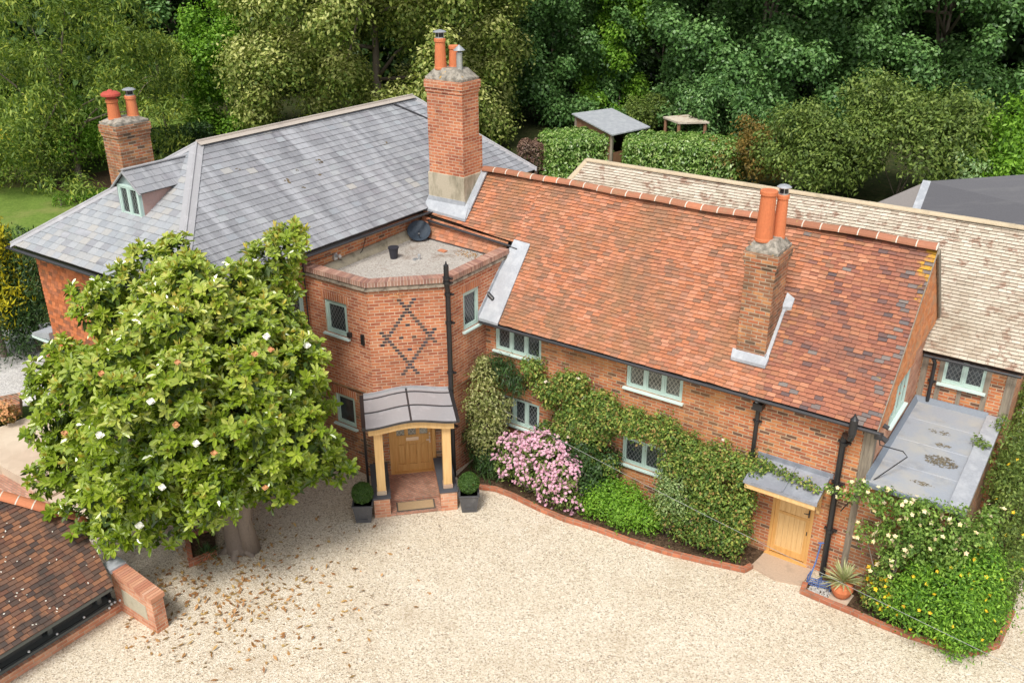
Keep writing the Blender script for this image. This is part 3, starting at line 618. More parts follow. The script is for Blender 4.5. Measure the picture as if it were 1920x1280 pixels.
# tower
mb = MB()
LW = -.07
panel(mb, tleft, -3.5, -1.35, 2.72, 5.6, [(-2.88, -2.08, 4.12, 5.06)], .14, 0); panel(mb, tmid, 0, 2.05, 2.72, 5.6, [], .1, 0)
panel(mb, tright, -1.55, .95, 2.72, 5.6, [(-.97, -.27, 4.12, 5.18)], .14, 0)
lo = offset_line([(-3.6, -3.0), (-1.35, -3.0), (.1, -1.55), (.1, 1.0)], LW)
panel(mb, tleft, -3.5, lo[1][0], -.05, 2.72, [(-2.87, -2.14, 1.38, 2.3)], .14, 1, LW)
DS0, DS1 = .32, 1.58
panel(mb, tmid, .03, 2.02, -.05, 2.72, [(DS0, DS1, -.05, 2.22)], .16, 1, LW); panel(mb, tright, lo[2][1], .0, -.05, 2.72, [], .1, 0, LW)
band(mb, [(-3.5, -3.0), (-1.35, -3.0), (.1, -1.55), (.1, 0)], LW-.005, .012, 2.66, 2.72, 2)
SC = .985
def header(sc, k):
    z = 5.289-.086*k; mb.fbox(tmid, sc-.056, sc+.056, 0, .003, z-.034, z+.034, 3)
for k in range(0, 15):                                       # dark headers of the diaper
    for s_ in {0} if k == 3 else {-1, 1}: header(SC+s_*.061*(k-3), k)
for k in range(10, 25):
    if k == 12: continue
    for s_ in {0} if k == 21 else {-1, 1}: header(SC+s_*.061*(21-k), k)
for sc, k in ((.98, 8), (.80, 12), (1.13, 12), (1.0, 16)): header(sc, k)
mb.build('tower_wall', [M_brick_tower, M_brick_dark, M_brick_old, rnd_mat('dark_header', [(.05, .04, .045), (.09, .06, .06), (.13, .075, .055), (.07, .06, .08)])], H)
TP = [(-3.5, -3.0), (-1.35, -3.0), (.1, -1.55), (.1, 1.05)]
mb = MB()
band(mb, TP, -.22, -.004, 5.45, 5.70, 2); band(mb, TP, -.0, .055, 5.58, 5.64, 1); band(mb, TP, -.0, .03, 5.64, 5.70, 1)
mb.build('parapet', [M_coping, rnd_mat('weathered_stone', [(.40, .35, .28), (.30, .24, .18)], weather=(.12, .09, .07), wscale=6, wlo=.45, whi=.6), M_brick_dark], H, bevel=.004)
mb = MB(); A, B = offset_line(TP, .06), offset_line(TP, -.24)
for k in range(3):
    a0, a1, b0, b1 = Vector(A[k]), Vector(A[k+1]), Vector(B[k]), Vector(B[k+1]); n = int((a1-a0).length/.078)
    for j in range(n):
        t0, t1 = j/n, (j+.88)/n; q = [a0.lerp(a1, t0), a0.lerp(a1, t1), b0.lerp(b1, t1), b0.lerp(b1, t0)]; z = 5.83+R.uniform(-.004, .004)
        mb.hull8([(*p, 5.70) for p in q]+[(*p, z) for p in q])
    q = [a0, a1, b0, b1]; f = .008
    mb.hull8([(*a0, 5.701), (*a1, 5.701), (*b1, 5.701), (*b0, 5.701), (*a0.lerp(b0, .02), 5.818), (*a1.lerp(b1, .02), 5.818), (*b1.lerp(a1, .02), 5.818), (*b0.lerp(a0, .02), 5.818)], 1)
mb.build('coping', [rnd_mat('coping_brick', [(.33, .17, .125), (.43, .245, .18), (.27, .14, .11), (.48, .30, .225)], weather=(.20, .155, .125), wscale=3), M_mortar], H)
mb = MB(); mb.poly([(-3.5, -2.8, 5.47), (-1.4, -2.8, 5.47), (-.12, -1.5, 5.47), (-.12, 1.2, 5.47), (-3.5, 1.5, 5.47)]); mb.build('tower_deck', M_deck, H)
mb = MB(); mb.hull8([(-3.5, -2.7, 5.46), (-3.28, -2.7, 5.46), (-3.28, 1.2, 5.46), (-3.5, 1.2, 5.46), (-3.5, -2.7, 5.62), (-3.46, -2.7, 5.62), (-3.46, 1.2, 5.72), (-3.5, 1.2, 5.72)]); mb.build('cement_fillet', M_render, H)
mb = MB(); tiles(mb, [(-3.4, 1.36, 5.50), (-.1, 1.12, 5.50), (-.1, 1.38, 5.88), (-3.4, 1.62, 6.05)], .1, .18, .016, .006, under=1, seed=8); mb.build('tile_upstand', [M_tile, M_under], H)
mb = MB(); mb.bar((-3.3, 1.34, 5.49), (-.15, 1.10, 5.49), .03, .03); mb.build('lead_strip', M_gut, H)
# soldier arches over windows
M_arch = rnd_mat('arch_brick', [(.42, .15, .07), (.56, .22, .10), (.36, .12, .06), (.5, .2, .1)])
for fr, a, b, z, off in ((tleft, -2.96, -2.0, 5.06, 0), (tright, -1.02, -.22, 5.18, 0), (tleft, -2.95, -2.06, 2.3, LW), (tmid, .3, 1.6, 2.24, LW)):
    n = int((b-a)/.078); mb = MB()
    for j in range(n): mb.fbox(fr, a+(b-a)*j/n, a+(b-a)*(j+.84)/n, off-.01, off+.006, z+.004, z+.215)
    mb.fbox(fr, a, b, off-.01, off+.002, z+.003, z+.217, 1)
    mb.build('brick_arch', [M_arch, M_mortar], H)
for a, b, c, d, n in W_FR: window(front, a, b, c, d, n, glass=M_glass_b if a > 4 and c > 3 else M_glass)
window(tleft, -2.88, -2.08, 4.12, 5.06, 1, leaf=.07); window(tright, -.97, -.27, 4.12, 5.18, 1, leaf=.06)
window(tleft, -2.87, -2.14, 1.38, 2.3, 1, off=LW, leaf=.05, glass=M_glass_p)
window(sright, -3.78, -3.12, 3.62, 5.12, 1, leaf=.06); window(sright, -3.78, -3.12, 1.0, 2.3, 1)
window(gable, 1.25, 2.62, 3.56, 4.60, 3, off=.02, rec=0, glass=M_glass_p)
window(beigef, 10.90, 11.88, 3.60, 4.38, 2, off=.03)
# red tiled roof
SL = 1.023; zr = lambda y: 4.24+(y+.3)*SL
sagf = lambda u, v: .03*math.sin(u*.9+1)*math.sin(v*.6)+.015*math.sin(u*2.3+v)+.008*math.sin(u*7+v*3)-.045
def redm(c, rs):
    if c.x > 10.05 and rs.random() < .2: return 5
    if c.x > 7.5 and rs.random() < .015: return 5
    k = (c.x-7.4+.5*math.sin(c.y*2))/1.6
    return 1 if rs.random() < k else 0
mb = MB()
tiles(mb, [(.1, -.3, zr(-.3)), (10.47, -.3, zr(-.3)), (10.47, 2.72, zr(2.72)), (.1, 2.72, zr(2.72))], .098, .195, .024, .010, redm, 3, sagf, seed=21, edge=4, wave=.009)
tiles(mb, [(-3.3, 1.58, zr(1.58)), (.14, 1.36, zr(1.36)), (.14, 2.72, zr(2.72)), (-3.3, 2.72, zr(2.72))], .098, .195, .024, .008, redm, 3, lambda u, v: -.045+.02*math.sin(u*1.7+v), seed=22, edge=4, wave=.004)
mb.poly([(10.47, 2.75, 7.38), (10.47, 5.6, 4.25), (-3.3, 5.6, 4.25), (-3.3, 2.75, 7.38)], 0, .5)
mb.poly([(10.47, -.29, 4.11), (10.47, .0, 4.17), (.1, 0, 4.17), (.1, -.29, 4.11)], 3)
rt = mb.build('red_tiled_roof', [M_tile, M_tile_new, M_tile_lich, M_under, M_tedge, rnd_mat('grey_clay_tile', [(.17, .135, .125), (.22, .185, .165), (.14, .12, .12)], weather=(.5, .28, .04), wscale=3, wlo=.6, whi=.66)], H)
mb = MB(); ridge_tiles(mb, (-1.9, 2.75, 7.36), (10.47, 2.75, 7.36), .145, .42, sag=lambda t: .02*math.sin(t*9)+.012*math.sin(t*31)); mb.build('ridge', [M_ridge, M_mortar], rt)
mb = MB()
for sd_, P_ in enumerate((((-.02, 4.05), (1.2, 4.05), (1.2, 5.68), (-.02, 4.46)), ((1.2, 4.62), (2.66, 4.62), (2.66, 7.17), (1.2, 5.68)), ((2.66, 4.9), (4.9, 4.9), (2.75, 7.2), (2.66, 7.17)))):
    tiles(mb, [gable(a, .045, b) for a, b in P_], .1, .17, .02, .008, seed=31+sd_)
mb.build('gable_tiles', rnd_mat('orange_hung_tile', [(.50, .17, .06), (.60, .22, .08), (.66, .28, .12), (.46, .18, .09)], weather=(.42, .27, .16), wscale=2.5, wlo=.48, whi=.66), H)
mb = MB(); mb.bar((10.485, -.28, 4.18), (10.485, 2.75, 7.32), .02, .05, m=0); mb.bar((10.50, 2.75, 7.30), (10.50, 5.4, 4.36), .04, .16, m=0); mb.build('bargeboard', M_timber, H)
# slate roof
sA, sB, sC, sD = (-10.05, -7.03, 6.28), (-3.3, -6.95, 6.28), (-3.02, 7.26, 6.28), (-10.1, 7.3, 6.28); r0 = (-6.85, -3.25, 8.6)
_n = (Vector(sC)-Vector(sB)).cross(Vector(r0)-Vector(sB)); r1 = (sB[0]-(_n.y*(5.3-sB[1])+_n.z*(8.6-sB[2]))/_n.x, 5.3, 8.6)
def slm(c, rs): return 1 if (c.y < -3.3 and c.x < -4.6 and (c.y+7)*1.05 < (c.x+10.5)*1.0) and rs.random() < .85 else 0
mb = MB()
tiles(mb, [sA, sB, r0], .205, .28, .015, .005, lambda c, rs: 1 if rs.random() < .8 else 0, 2, seed=41, jog=.25)
tiles(mb, [sB, sC, r1, r0], .205, .28, .015, .005, lambda c, rs: 1 if rs.random() < .08 else 0, 2, seed=42, jog=.25)
tiles(mb, [sC, sD, r1], .205, .28, .015, .005, None, 2, seed=43); tiles(mb, [sD, sA, r0], .205, .28, .015, .005, None, 2, seed=44); tiles(mb, [sD, r0, r1], .205, .28, .015, .005, None, 2, seed=45)
sr = mb.build('slate_roof', [M_slate, M_slate_l, M_under], H)
def hip(mb, a, b, w_=.24):
    a, b = Vector(a)+Vector((0, 0, .035)), Vector(b)+Vector((0, 0, .035)); d = (b-a).normalized(); s_ = d.cross(Vector((0, 0, 1))).normalized()
    dz = Vector((0, 0, -.075))
    for k in (-1, 1):
        q = [a, b, b+s_*k*w_+dz, a+s_*k*w_+dz]; mb.poly(q if k < 0 else q[::-1], 0)
    mb.tube([a, b], .035, 6)
for a_, b_, w_ in ((sA, r0, .15), (sB, r0, .18), (sC, r1, .14), (sD, r1, .14)): mb = MB(); hip(mb, a_, b_, w_); mb.build('hip', M_lead_p, sr)
mb = MB(); hip(mb, Vector(r0)+Vector((0, 0, .03)), Vector(r1)+Vector((0, 0, .03)), .17); mb.build('ridge', rnd_mat('stone_ridge', [(.42, .37, .32), (.48, .43, .38)], weather=(.3, .27, .24)), sr)
mb = MB(); hip(mb, (r1[0]+.02, 4.1, 8.58), (r1[0]+1.6, 5.6, 7.55), .04); mb.build('valley', M_gut, sr)
M_moss = rnd_mat('roof_moss', [(.12, .09, .05), (.17, .13, .07), (.09, .07, .05)]); rs_ = random.Random(4)                                           # moss patches on the slates
nS = (Vector(sC)-Vector(sB)).cross(Vector(r0)-Vector(sB)).normalized()
def on_slate(x, y):
    d = ray(x, y); dv_ = Vector(d); t_ = (Vector(sB)-Vector(CAM)).dot(nS)/dv_.dot(nS); return Vector(CAM)+dv_*t_+nS*.012
for x, y, r_ in ((445, 318, .05), (600, 303, .09), (598, 327, .06), (538, 341, .08), (568, 352, .05), (723, 270, .07), (556, 320, .04)):
    c = on_slate(x, y); mb = MB()
    for k in range(5):
        e = c+Vector((rs_.uniform(-1, 1), rs_.uniform(-1, 1), 0))*r_; e = e-nS*(e-c).dot(nS)
        u_ = nS.orthogonal().normalized(); v_ = nS.cross(u_); rr = r_*rs_.uniform(.3, .6)
        mb.poly([e+nS*(.002*k)+u_*rr*math.cos(t_)*rs_.uniform(.6, 1.2)+v_*rr*math.sin(t_)*rs_.uniform(.6, 1.2) for t_ in [j*math.pi/4 for j in range(8)]])
    mb.build('moss', M_moss, sr)
# dormer
D = MB(); nF = (Vector(sB)-Vector(sA)).cross(Vector(r0)-Vector(sA)).normalized()
zf = lambda x, y: sA[2]+-(nF.x*(x-sA[0])+nF.y*(y-sA[1]))/nF.z
dx0, dx1, dxm, dy, dz0, dze, dza = -7.36, -6.36, -6.86, -5.42, 7.12, 7.93, 8.33
D.poly([(dx0, dy, dz0), (dx1, dy, dz0), (dx1, dy, dze), (dxm, dy, dza), (dx0, dy, dze)], 0)
yb = -3.95; 
D.poly([(dx1, dy, dz0-.1), (dx1, yb, 7.95), (dx1, dy, dze)], 1); D.poly([(dx0, dy, dz0-.1), (dx0, dy, dze), (dx0, yb, 7.95)], 1)
dm = D.build('dormer', [M_greypaint, M_pinkren], H)
dmb = MB(); ov = .1
for sgn in (1, -1):
    x1 = dxm+sgn*(dx1-dxm+ov); e0_, e1_ = (x1, dy-ov, dze-.06), (x1, yb+.05, dze-.06); a0_, a1_ = (dxm, dy-ov, dza+.03), (dxm, -3.3, dza+.03)
    tiles(dmb, [e0_, e1_, a1_, a0_] if sgn > 0 else [e1_, e0_, a0_, a1_], .2, .27, .010, .003, None, 1, seed=51)
dmb.bar((dxm, dy-ov, dza+.05), (dxm, -3.2, dza+.05), .1, .03, m=2)
dmb.bar((dxm, dy-ov, dza), (dx1+ov, dy-ov, dze-.1), .03, .05, m=2, up=(0, -1, 0)); dmb.bar((dxm, dy-ov, dza), (dx0-ov, dy-ov, dze-.1), .03, .05, m=2, up=(0, -1, 0))
dmb.build('dormer_roof', [M_slate, M_under, M_lead_p], dm)
dfr = frame((0, dy), (1, 0), (0, -1)); wn_ = window(dfr, -7.26, -6.44, 7.17, 7.98, 2, off=.05, rec=0, sill=False)
mb = MB(); mb.hull8([(dx0-.05, dy-.02, dz0+.02), (dx1+.05, dy-.02, dz0+.02), (dx1+.05, dy-.2, dz0-.06), (dx0-.05, dy-.2, dz0-.06), (dx0-.05, dy-.02, dz0+.06), (dx1+.05, dy-.02, dz0+.06), (dx1+.05, dy-.2, dz0-.03), (dx0-.05, dy-.2, dz0-.03)]); mb.bar((dx1+.06, dy-.1, dz0-.02), (dx1+.06, yb, 8.0), .12, .02); mb.build('flashing', M_lead, dm)
# beige roof
by0, bz0, by1, bz1 = 3.95, 4.40, 7.2, 6.85
mb = MB(); bs = (bz1-bz0)/(by1-by0)
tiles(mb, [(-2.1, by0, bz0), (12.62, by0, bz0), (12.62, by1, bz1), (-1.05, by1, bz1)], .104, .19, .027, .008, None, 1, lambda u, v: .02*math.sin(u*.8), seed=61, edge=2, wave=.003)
mb.poly([(12.62, by1, bz1-.03), (12.62, 10.4, bz0), (-2.1, 10.4, bz0), (-1.05, by1, bz1-.03)], 0, .5)
mb.poly([(-2.1, by0, bz0), (-1.05, by1, bz1-.03), (-2.1, 10.4, bz0)], 0, .5)
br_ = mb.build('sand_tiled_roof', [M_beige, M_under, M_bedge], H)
mb = MB(); ridge_tiles(mb, (-1.05, by1, bz1), (12.62, by1, bz1), .12, .6, squash=.7); ridge_tiles(mb, (-2.1, by0, bz0+.03), (-1.05, by1, bz1), .11, .5, squash=.6); mb.build('ridge', [M_ridge_b, M_ridge_b], br_)
mb = MB(); panel(mb, beigef, 10.35, 12.5, -.05, 4.45, [(10.90, 11.88, 3.60, 4.38)], .1, 0); panel(mb, frame((12.5, 0), (0, 1), (1, 0)), 4.15, 10.2, -.05, 4.5, [], .1, 0)
mb.poly([(12.5, 4.15, 4.45), (12.5, 10.2, 4.45), (12.5, 7.2, 6.75)], 0)
mb.build('rear_wing_wall', [M_brick_old], H)
mb = MB()
for a, b in ((10.42, 10.56), (10.82, 10.93), (11.86, 11.98), (12.30, 12.51)): mb.fbox(beigef, a, b, 0, .022, 3.0, 4.4)
mb.fbox(beigef, 11.32, 11.42, 0, .018, 3.0, 3.54); mb.bar((12.46, 4.12, 3.0), (12.46, 4.12, 4.4), .1, .03)
mb.build('timber_post', M_timber, H)
# flat roof extension
mb = MB(); panel(mb, ext_f, 10.36, 12.4, -.05, 2.93, [], .1, 0); mb.box(10.363, 10.417, -.19, .02, 0, 2.925); panel(mb, ext_r, -.2, 4.15, -.05, 2.93, [], .1, 0); mb.build('extension_wall', [M_brick_dark], H)
mb = MB(); mb.prism([(10.42, -.36), (12.12, -.40), (12.12, 4.13), (10.42, 4.13)], 2.93, 3.0, 0)
mb.hull8([(12.10, -.42, 2.9), (12.46, -.42, 2.9), (12.44, 4.13, 2.9), (12.08, 4.13, 2.9), (12.10, -.42, 3.07), (12.46, -.42, 3.05), (12.44, 4.13, 3.05), (12.08, 4.13, 3.07)], 1)
mb.hull8([(10.42, -.30, 3.0), (10.52, -.30, 3.0), (10.52, 4.1, 3.0), (10.42, 4.1, 3.0), (10.42, -.30, 3.12), (10.44, -.30, 3.12), (10.44, 4.1, 3.12), (10.42, 4.1, 3.12)], 2)
mb.hull8([(10.44, 4.0, 3.0), (12.1, 4.0, 3.0), (12.1, 4.13, 3.0), (10.44, 4.13, 3.0), (10.44, 4.1, 3.12), (12.1, 4.1, 3.12), (12.1, 4.13, 3.12), (10.44, 4.13, 3.12)], 2)
mb.box(10.42, 12.12, -.43, -.36, 2.90, 2.985, 2)
fr_ = mb.build('flat_roof', [M_flat, M_lead, rnd_mat('dark_membrane', [(.17, .20, .24), (.19, .22, .26)], rough=.5, bmp=.1)], H)
mb = MB()
for y_ in (.75, 1.95, 3.1): mb = MB(); mb.hull8([(10.5, y_-.04, 3.0), (12.1, y_-.04, 3.0), (12.1, y_+.04, 3.0), (10.5, y_+.04, 3.0), (10.5, y_-.035, 3.005), (12.1, y_-.035, 3.005), (12.1, y_+.035, 3.005), (10.5, y_+.035, 3.005)]); mb.build('seam', M_flat, fr_)
for c, rx, ry in (((11.62, 1.35), .34, .22), ((11.5, 2.1), .16, .10), ((11.3, 2.7), .22, .10), ((11.5, .2), .25, .08)):
    mb = MB()
    for k in range(260 if rx > .3 else 50):
        a = R.uniform(0, 6.28); r_ = R.random()**.7*1.1; p = (c[0]+rx*r_*math.cos(a), c[1]+ry*r_*math.sin(a)); s_ = R.uniform(.008, .035)
        mb.poly([(p[0]+s_*math.cos(t)*R.uniform(.6, 1.2), p[1]+s_*math.sin(t)*R.uniform(.5, 1), 3.002+.0001*k) for t in [j*1.047 for j in range(6)]])
    mb.build('moss_stain', M_stain, fr_)
mb = MB(); mb.fbox(front, 10.18, 10.41, -.05, .03, -.0, 3.98); mb.fbox(gable, -.022, .18, -.05, .022, 0, 3.97); mb.fbox(ext_f, 12.28, 12.42, -.02, .03, 0, 2.9); mb.build('timber_post', M_timber, H)
# chimneys
def chimney(x0, x1, y0, y1, zb, zt, brick, cap, pots, flaunch=.22, flm=None, cor=.05):
    mb = MB(); mb.box(x0, x1, y0, y1, zb, zt-.42); mb.box(x0-cor*.5, x1+cor*.5, y0-cor*.5, y1+cor*.5, zt-.42, zt-.30); mb.box(x0-cor, x1+cor, y0-cor, y1+cor, zt-.30, zt-.08); mb.box(x0-cor*.4, x1+cor*.4, y0-cor*.4, y1+cor*.4, zt-.08, zt, 1)
    xm, ym = (x0+x1)/2, (y0+y1)/2; hx, hy = (x1-x0)/2, (y1-y0)/2; f = .62
    mb.hull8([(x0, y0, zt), (x1, y0, zt), (x1, y1, zt), (x0, y1, zt), (xm-hx*f, ym-hy*f, zt+flaunch), (xm+hx*f, ym-hy*f, zt+flaunch), (xm+hx*f, ym+hy*f, zt+flaunch), (xm-hx*f, ym+hy*f, zt+flaunch)], 1)
    ch = mb.build('chimney', [brick, cap], H, bevel=.012)
    for (px_, py_, r_, h_, kind) in pots:
        z = zt+flaunch-.06
        if kind != 'flue':
            pm = MB(); pm.lathe([(r_*1.05, 0), (r_*1.05, .05), (r_, .07), (r_*.84, h_-.1), (r_*.98, h_-.09), (r_*.98, h_-.02), (r_*.9, h_), (r_*.72, h_), (r_*.7, h_-.12), (.01, h_-.13)], (px_, py_, z), 18)
            pot = pm.build('chimney_pot', M_terra, ch, smooth=False)
        top = z+h_
        if kind == 'zinc':
            cm = MB(); cm.lathe([(r_*.75, 0), (r_*.75, .03)], (px_, py_, top), 14)
            for k in range(4): a = k*1.57+.4; cm.tube([(px_+r_*.7*math.cos(a), py_+r_*.7*math.sin(a), top), (px_+r_*.7*math.cos(a), py_+r_*.7*math.sin(a), top+.17)], .008, 5)
            cm.tube([(px_, py_, top+.02), (px_, py_, top+.15)], r_*.62, 12, 1); cm.lathe([(r_*1.1, .15), (r_*1.15, .165), (r_*.8, .2), (.01, .23)], (px_, py_, top), 18); cm.build('cowl', [M_steel, M_black], ch)
        if kind == 'red':
            cm = MB(); cm.lathe([(r_*.7, -.01), (r_*.72, .05), (r_*1.35, .07), (r_*1.55, .10), (r_*1.5, .15), (r_*1.1, .2), (r_*.5, .22), (r_*.35, .25), (.01, .27)], (px_, py_, top), 20); cm.build('cowl', M_terra_red, ch)
        if kind == 'flue':
            cm = MB(); cm.lathe([(r_, 0), (r_, h_*.75), (r_*.9, h_*.78)], (px_, py_, z), 14)
            cm.lathe([(r_*1.9, h_*.86), (r_*1.9, h_*.88), (.01, h_*1.1)], (px_, py_, z), 16); cm.tube([(px_, py_, z+h_*.7), (px_, py_, z+h_)], r_*.55, 8, 1); cm.build('cowl', [M_steel, M_black], ch)
    return ch
M_flaunch = rnd_mat('flaunching', [(.34, .31, .26), (.42, .38, .32)], weather=(.12, .11, .09), wscale=7, wlo=.42, whi=.6, lichen=((.60, .32, .03), .62))
ch1 = chimney(-3.2, -1.96, 1.85, 2.62, 5.7, 10.0, M_brick_tower, M_flaunch, [(-2.86, 2.1, .165, .82, 'zinc'), (-2.62, 2.4, .15, .62, 'pot'), (-2.24, 2.15, .085, .62, 'flue')], .24)
mb = MB(); mb.box(-3.235, -1.925, 1.815, 2.66, 5.9, 7.32); mb.box(-2.3, -1.955, 2.62, 2.76, 6.5, 8.35, 1); mb.build('cement_base', [M_render, M_brick_tower], ch1, bevel=.015)
mb = MB(); f = lambda x, y, o=.075: (x, y, zr(y)+o)
mb.hull8([f(-3.3, 1.62, .0), f(-1.72, 1.55, .0), f(-1.72, 1.86, .0), f(-3.3, 1.86, .0), f(-3.3, 1.62), f(-1.72, 1.55), f(-1.8, 1.86, .11), f(-3.3, 1.86, .11)]); mb.hull8([f(-1.96, 1.8, 0), f(-1.70, 1.8, 0), f(-1.74, 2.74, 0), f(-1.96, 2.74, 0), f(-1.96, 1.8), f(-1.70, 1.8), f(-1.74, 2.74), f(-1.96, 2.74)])
mb.box(-3.25, -1.91, 1.80, 1.84, 6.1, 6.62); mb.build('flashing', M_lead, ch1)
ch2 = chimney(7.03, 7.72, .3, 1.15, 4.3, 7.42, M_brick_dark, M_flaunch, [(7.29, .56, .195, 1.12, 'pot'), (7.49, .92, .14, .98, 'zinc')], .20, cor=.055)
mb = MB(); mb.hull8([f(6.98, .17, .0), f(7.80, .17, .0), f(7.82, .31, 0), f(6.95, .31, 0), f(6.98, .17), f(7.80, .17), f(7.82, .31, .1), f(6.95, .31, .1)]); mb.hull8([f(7.71, .25, 0), f(7.80, .25, 0), f(7.78, 1.32, 0), f(7.71, 1.32, 0), f(7.71, .25), f(7.80, .25), f(7.78, 1.32), f(7.71, 1.32)]); mb.box(7.0, 7.75, .275, .297, 4.5, 4.82); mb.box(7.72, 7.745, .28, 1.18, 4.9, 5.0)
mb.hull8([f(7.7, 1.16, 0), f(7.90, 1.22, 0), f(7.90, 1.38, 0), f(7.7, 1.42, 0), f(7.7, 1.16, .14), f(7.90, 1.22, .09), f(7.90, 1.38, .09), f(7.7, 1.42, .14)])
mb.build('flashing', M_lead, ch2)
chimney(-11.05, -10.3, -3.3, -2.25, -.05, 8.72, M_brick_dark, M_flaunch, [(-10.75, -3.0, .175, .58, 'red'), (-10.6, -2.5, .165, .62, 'zinc')], .1)
# lead at the tower verge, gutters, pipes
mb = MB(); mb.hull8([f(.12, -.34, .01), f(.74, -.34, .01), f(.64, 1.34, .01), f(.12, 1.34, .01), f(.12, -.34, .10), f(.74, -.34, .07), f(.64, 1.34, .07), f(.12, 1.34, .10)]); mb.hull8([f(.1, -.34, .01), f(.13, -.34, .01), f(.13, 1.3, .01), f(.1, 1.3, .01), f(.1, -.34, .24), f(.12, -.34, .24), f(.12, 1.0, .2), f(.1, 1.0, .2)]); mb.build('lead_gutter', M_lead, H)
def gutter(a, b, r_=.055, ms=M_gut, name='gutter', fascia=True):
    mb = MB(); a, b = Vector(a), Vector(b); d = (b-a).normalized(); s_ = d.cross(Vector((0, 0, 1))).normalized(); up = Vector((0, 0, 1))
    ring = [(-math.cos(t), -math.sin(t)) for t in [math.pi*j/8 for j in range(9)]]
    ou = [(c*r_, s2*r_) for c, s2 in ring]+[(c*r_*.85, s2*r_*.85) for c, s2 in ring[::-1]]
    A = [a+s_*c+up*z for c, z in ou]; B = [b+s_*c+up*z for c, z in ou]; n = len(ou)
    for k in range(n): j = (k+1) % n; mb.poly([A[k], A[j], B[j], B[k]])
    mb.poly(A[::-1]); mb.poly(B)
    return mb.build(name, ms, H)
gutter((.16, -.355, 4.20), (10.55, -.355, 4.20)); gutter((-3.24, -7.05, 6.22), (-2.98, 1.75, 6.22)); gutter((-10.15, -7.11, 6.22), (-3.2, -7.05, 6.22)); gutter((-10.13, -7.1, 6.22), (-10.13, 7.3, 6.22))
gutter((10.45, 3.88, 4.33), (12.6, 3.88, 4.33), .05); gutter((-3.05, 1.45, 6.0), (.35, 1.18, 5.86), .05)
mb = MB(); mb.fbox(front, .1, 10.42, .0, .30, 4.13, 4.17, 0); mb.fbox(sfront, -9.95, -3.4, 0, .34, 6.12, 6.2, 1); mb.fbox(sright, -6.8, 6.9, 0, .18, 6.13, 6.2, 1); mb.fbox(beigef, 10.45, 12.55, 0, .12, 4.36, 4.42); mb.build('fascia', [M_timber_d, M_black], H)
def pipe(pts, r_=.05, cols=(), name='downpipe', hop=True):
    mb = MB(); mb.tube(pts, r_, 12)
    for p in cols: mb.tube([(p[0], p[1], p[2]-.035), (p[0], p[1], p[2]+.035)], r_*1.35, 12); mb.box(p[0]-r_*2.1, p[0]+r_*2.1, p[1]+r_*.3, p[1]+r_*1.4, p[2]-.02, p[2]+.02)
    return mb.build(name, M_black, H)
pp = tmid(2.02, .09, 0); pq = tmid(1.99, .16, 0)
pipe([(*pq[:2], 6.12), (*pq[:2], 5.72), (*pp[:2], 5.45), (*pp[:2], .0)], .066, [(*pq[:2], 5.74), (*pq[:2], 5.85), (*pp[:2], 5.40), (*pp[:2], 4.62), (*pp[:2], 3.2), (*pp[:2], 1.6)])
mb = MB(); mb.lathe([(.05, 0), (.065, .01), (.065, .1), (.03, .12), (.012, .2)], (*pq[:2], 6.1), 12); mb.build('pipe_cap', M_black, H)
pipe([(10.02, -.45, 4.42), (10.02, -.45, 4.0), (10.0, -.42, 3.92), (9.82, -.14, 3.82), (9.80, -.12, 3.70), (9.84, -.11, .05)], .068, [(9.82, -.12, 3.6), (9.83, -.11, 2.55), (9.83, -.11, 2.25), (9.84, -.11, 1.3)])
mb = MB(); mb.lathe([(.075, 0), (.085, .02), (.085, .36), (.07, .38), (.03, .44), (.012, .5)], (10.02, -.45, 4.05), 14); mb.build('pipe_cap', M_black, H); mb = MB(); mb.tube([(9.83, -.11, 2.42), (9.6, -.1, 2.46), (9.58, -.05, 2.46)], .045, 8); mb.build('pipe_branch', M_black, H)
pipe([(7.88, -.36, 4.16), (7.86, -.12, 3.95), (7.85, -.1, 3.6), (7.85, -.1, .0)], .05, [(7.85, -.1, 3.5), (7.85, -.1, 2.6)])
mb = MB(); mb.box(7.76, 7.98, -.26, -.02, 3.86, 4.02); mb.build('rain_hopper', M_black, H)
pipe([(10.68, 3.88, 4.28), (10.72, 4.02, 4.12), (10.72, 4.06, 3.05)], .045, [(10.72, 4.06, 3.6)])
pipe([(12.3, -.28, 2.9), (12.3, -.28, .0)], .045, []); pipe([(-3.38, -3.14, 6.18), (-3.42, -3.1, 5.9), (-3.42, -3.1, .0)], .02, [])
mb = MB(); mb.tube([(10.53, -.2, 3.98), (10.56, -.2, 3.85), (10.95, .35, 3.55), (11.05, .40, 3.42), (10.6, -.2, 3.02), (10.42, -.38, 2.85), (10.0, -.12, 1.9)], .014, 6); mb.build('drain_hose', M_black, H)
mb = MB(); mb.tube([(-.02, .14, 4.9), (.28, .1, 4.72), (.36, .12, 4.45)], .06, 10); mb.build('vent_pipe', M_black, H)
mb = MB()
for p, r_ in (((-3.4, -1.9, 5.78), .05),): mb.tube([p, (p[0]+.12, p[1], p[2]+.02)], r_, 8); mb.box(-3.5, -3.42, -1.98, -1.86, 5.68, 5.86)
mb.build('security_light', M_steel, H)
mb = MB(); mb.tube([(-3.46, -1.9, 5.7), (-3.40, -1.6, 5.55), (-3.38, -1.2, 5.52), (-3.42, -.9, 5.66), (-3.46, -.7, 5.95)], .010, 5); mb.tube([(-3.47, -3.06, 5.9), (-3.45, -2.4, 5.86), (-3.47, -1.95, 5.84)], .010, 5); mb.build('cable', M_black, H)
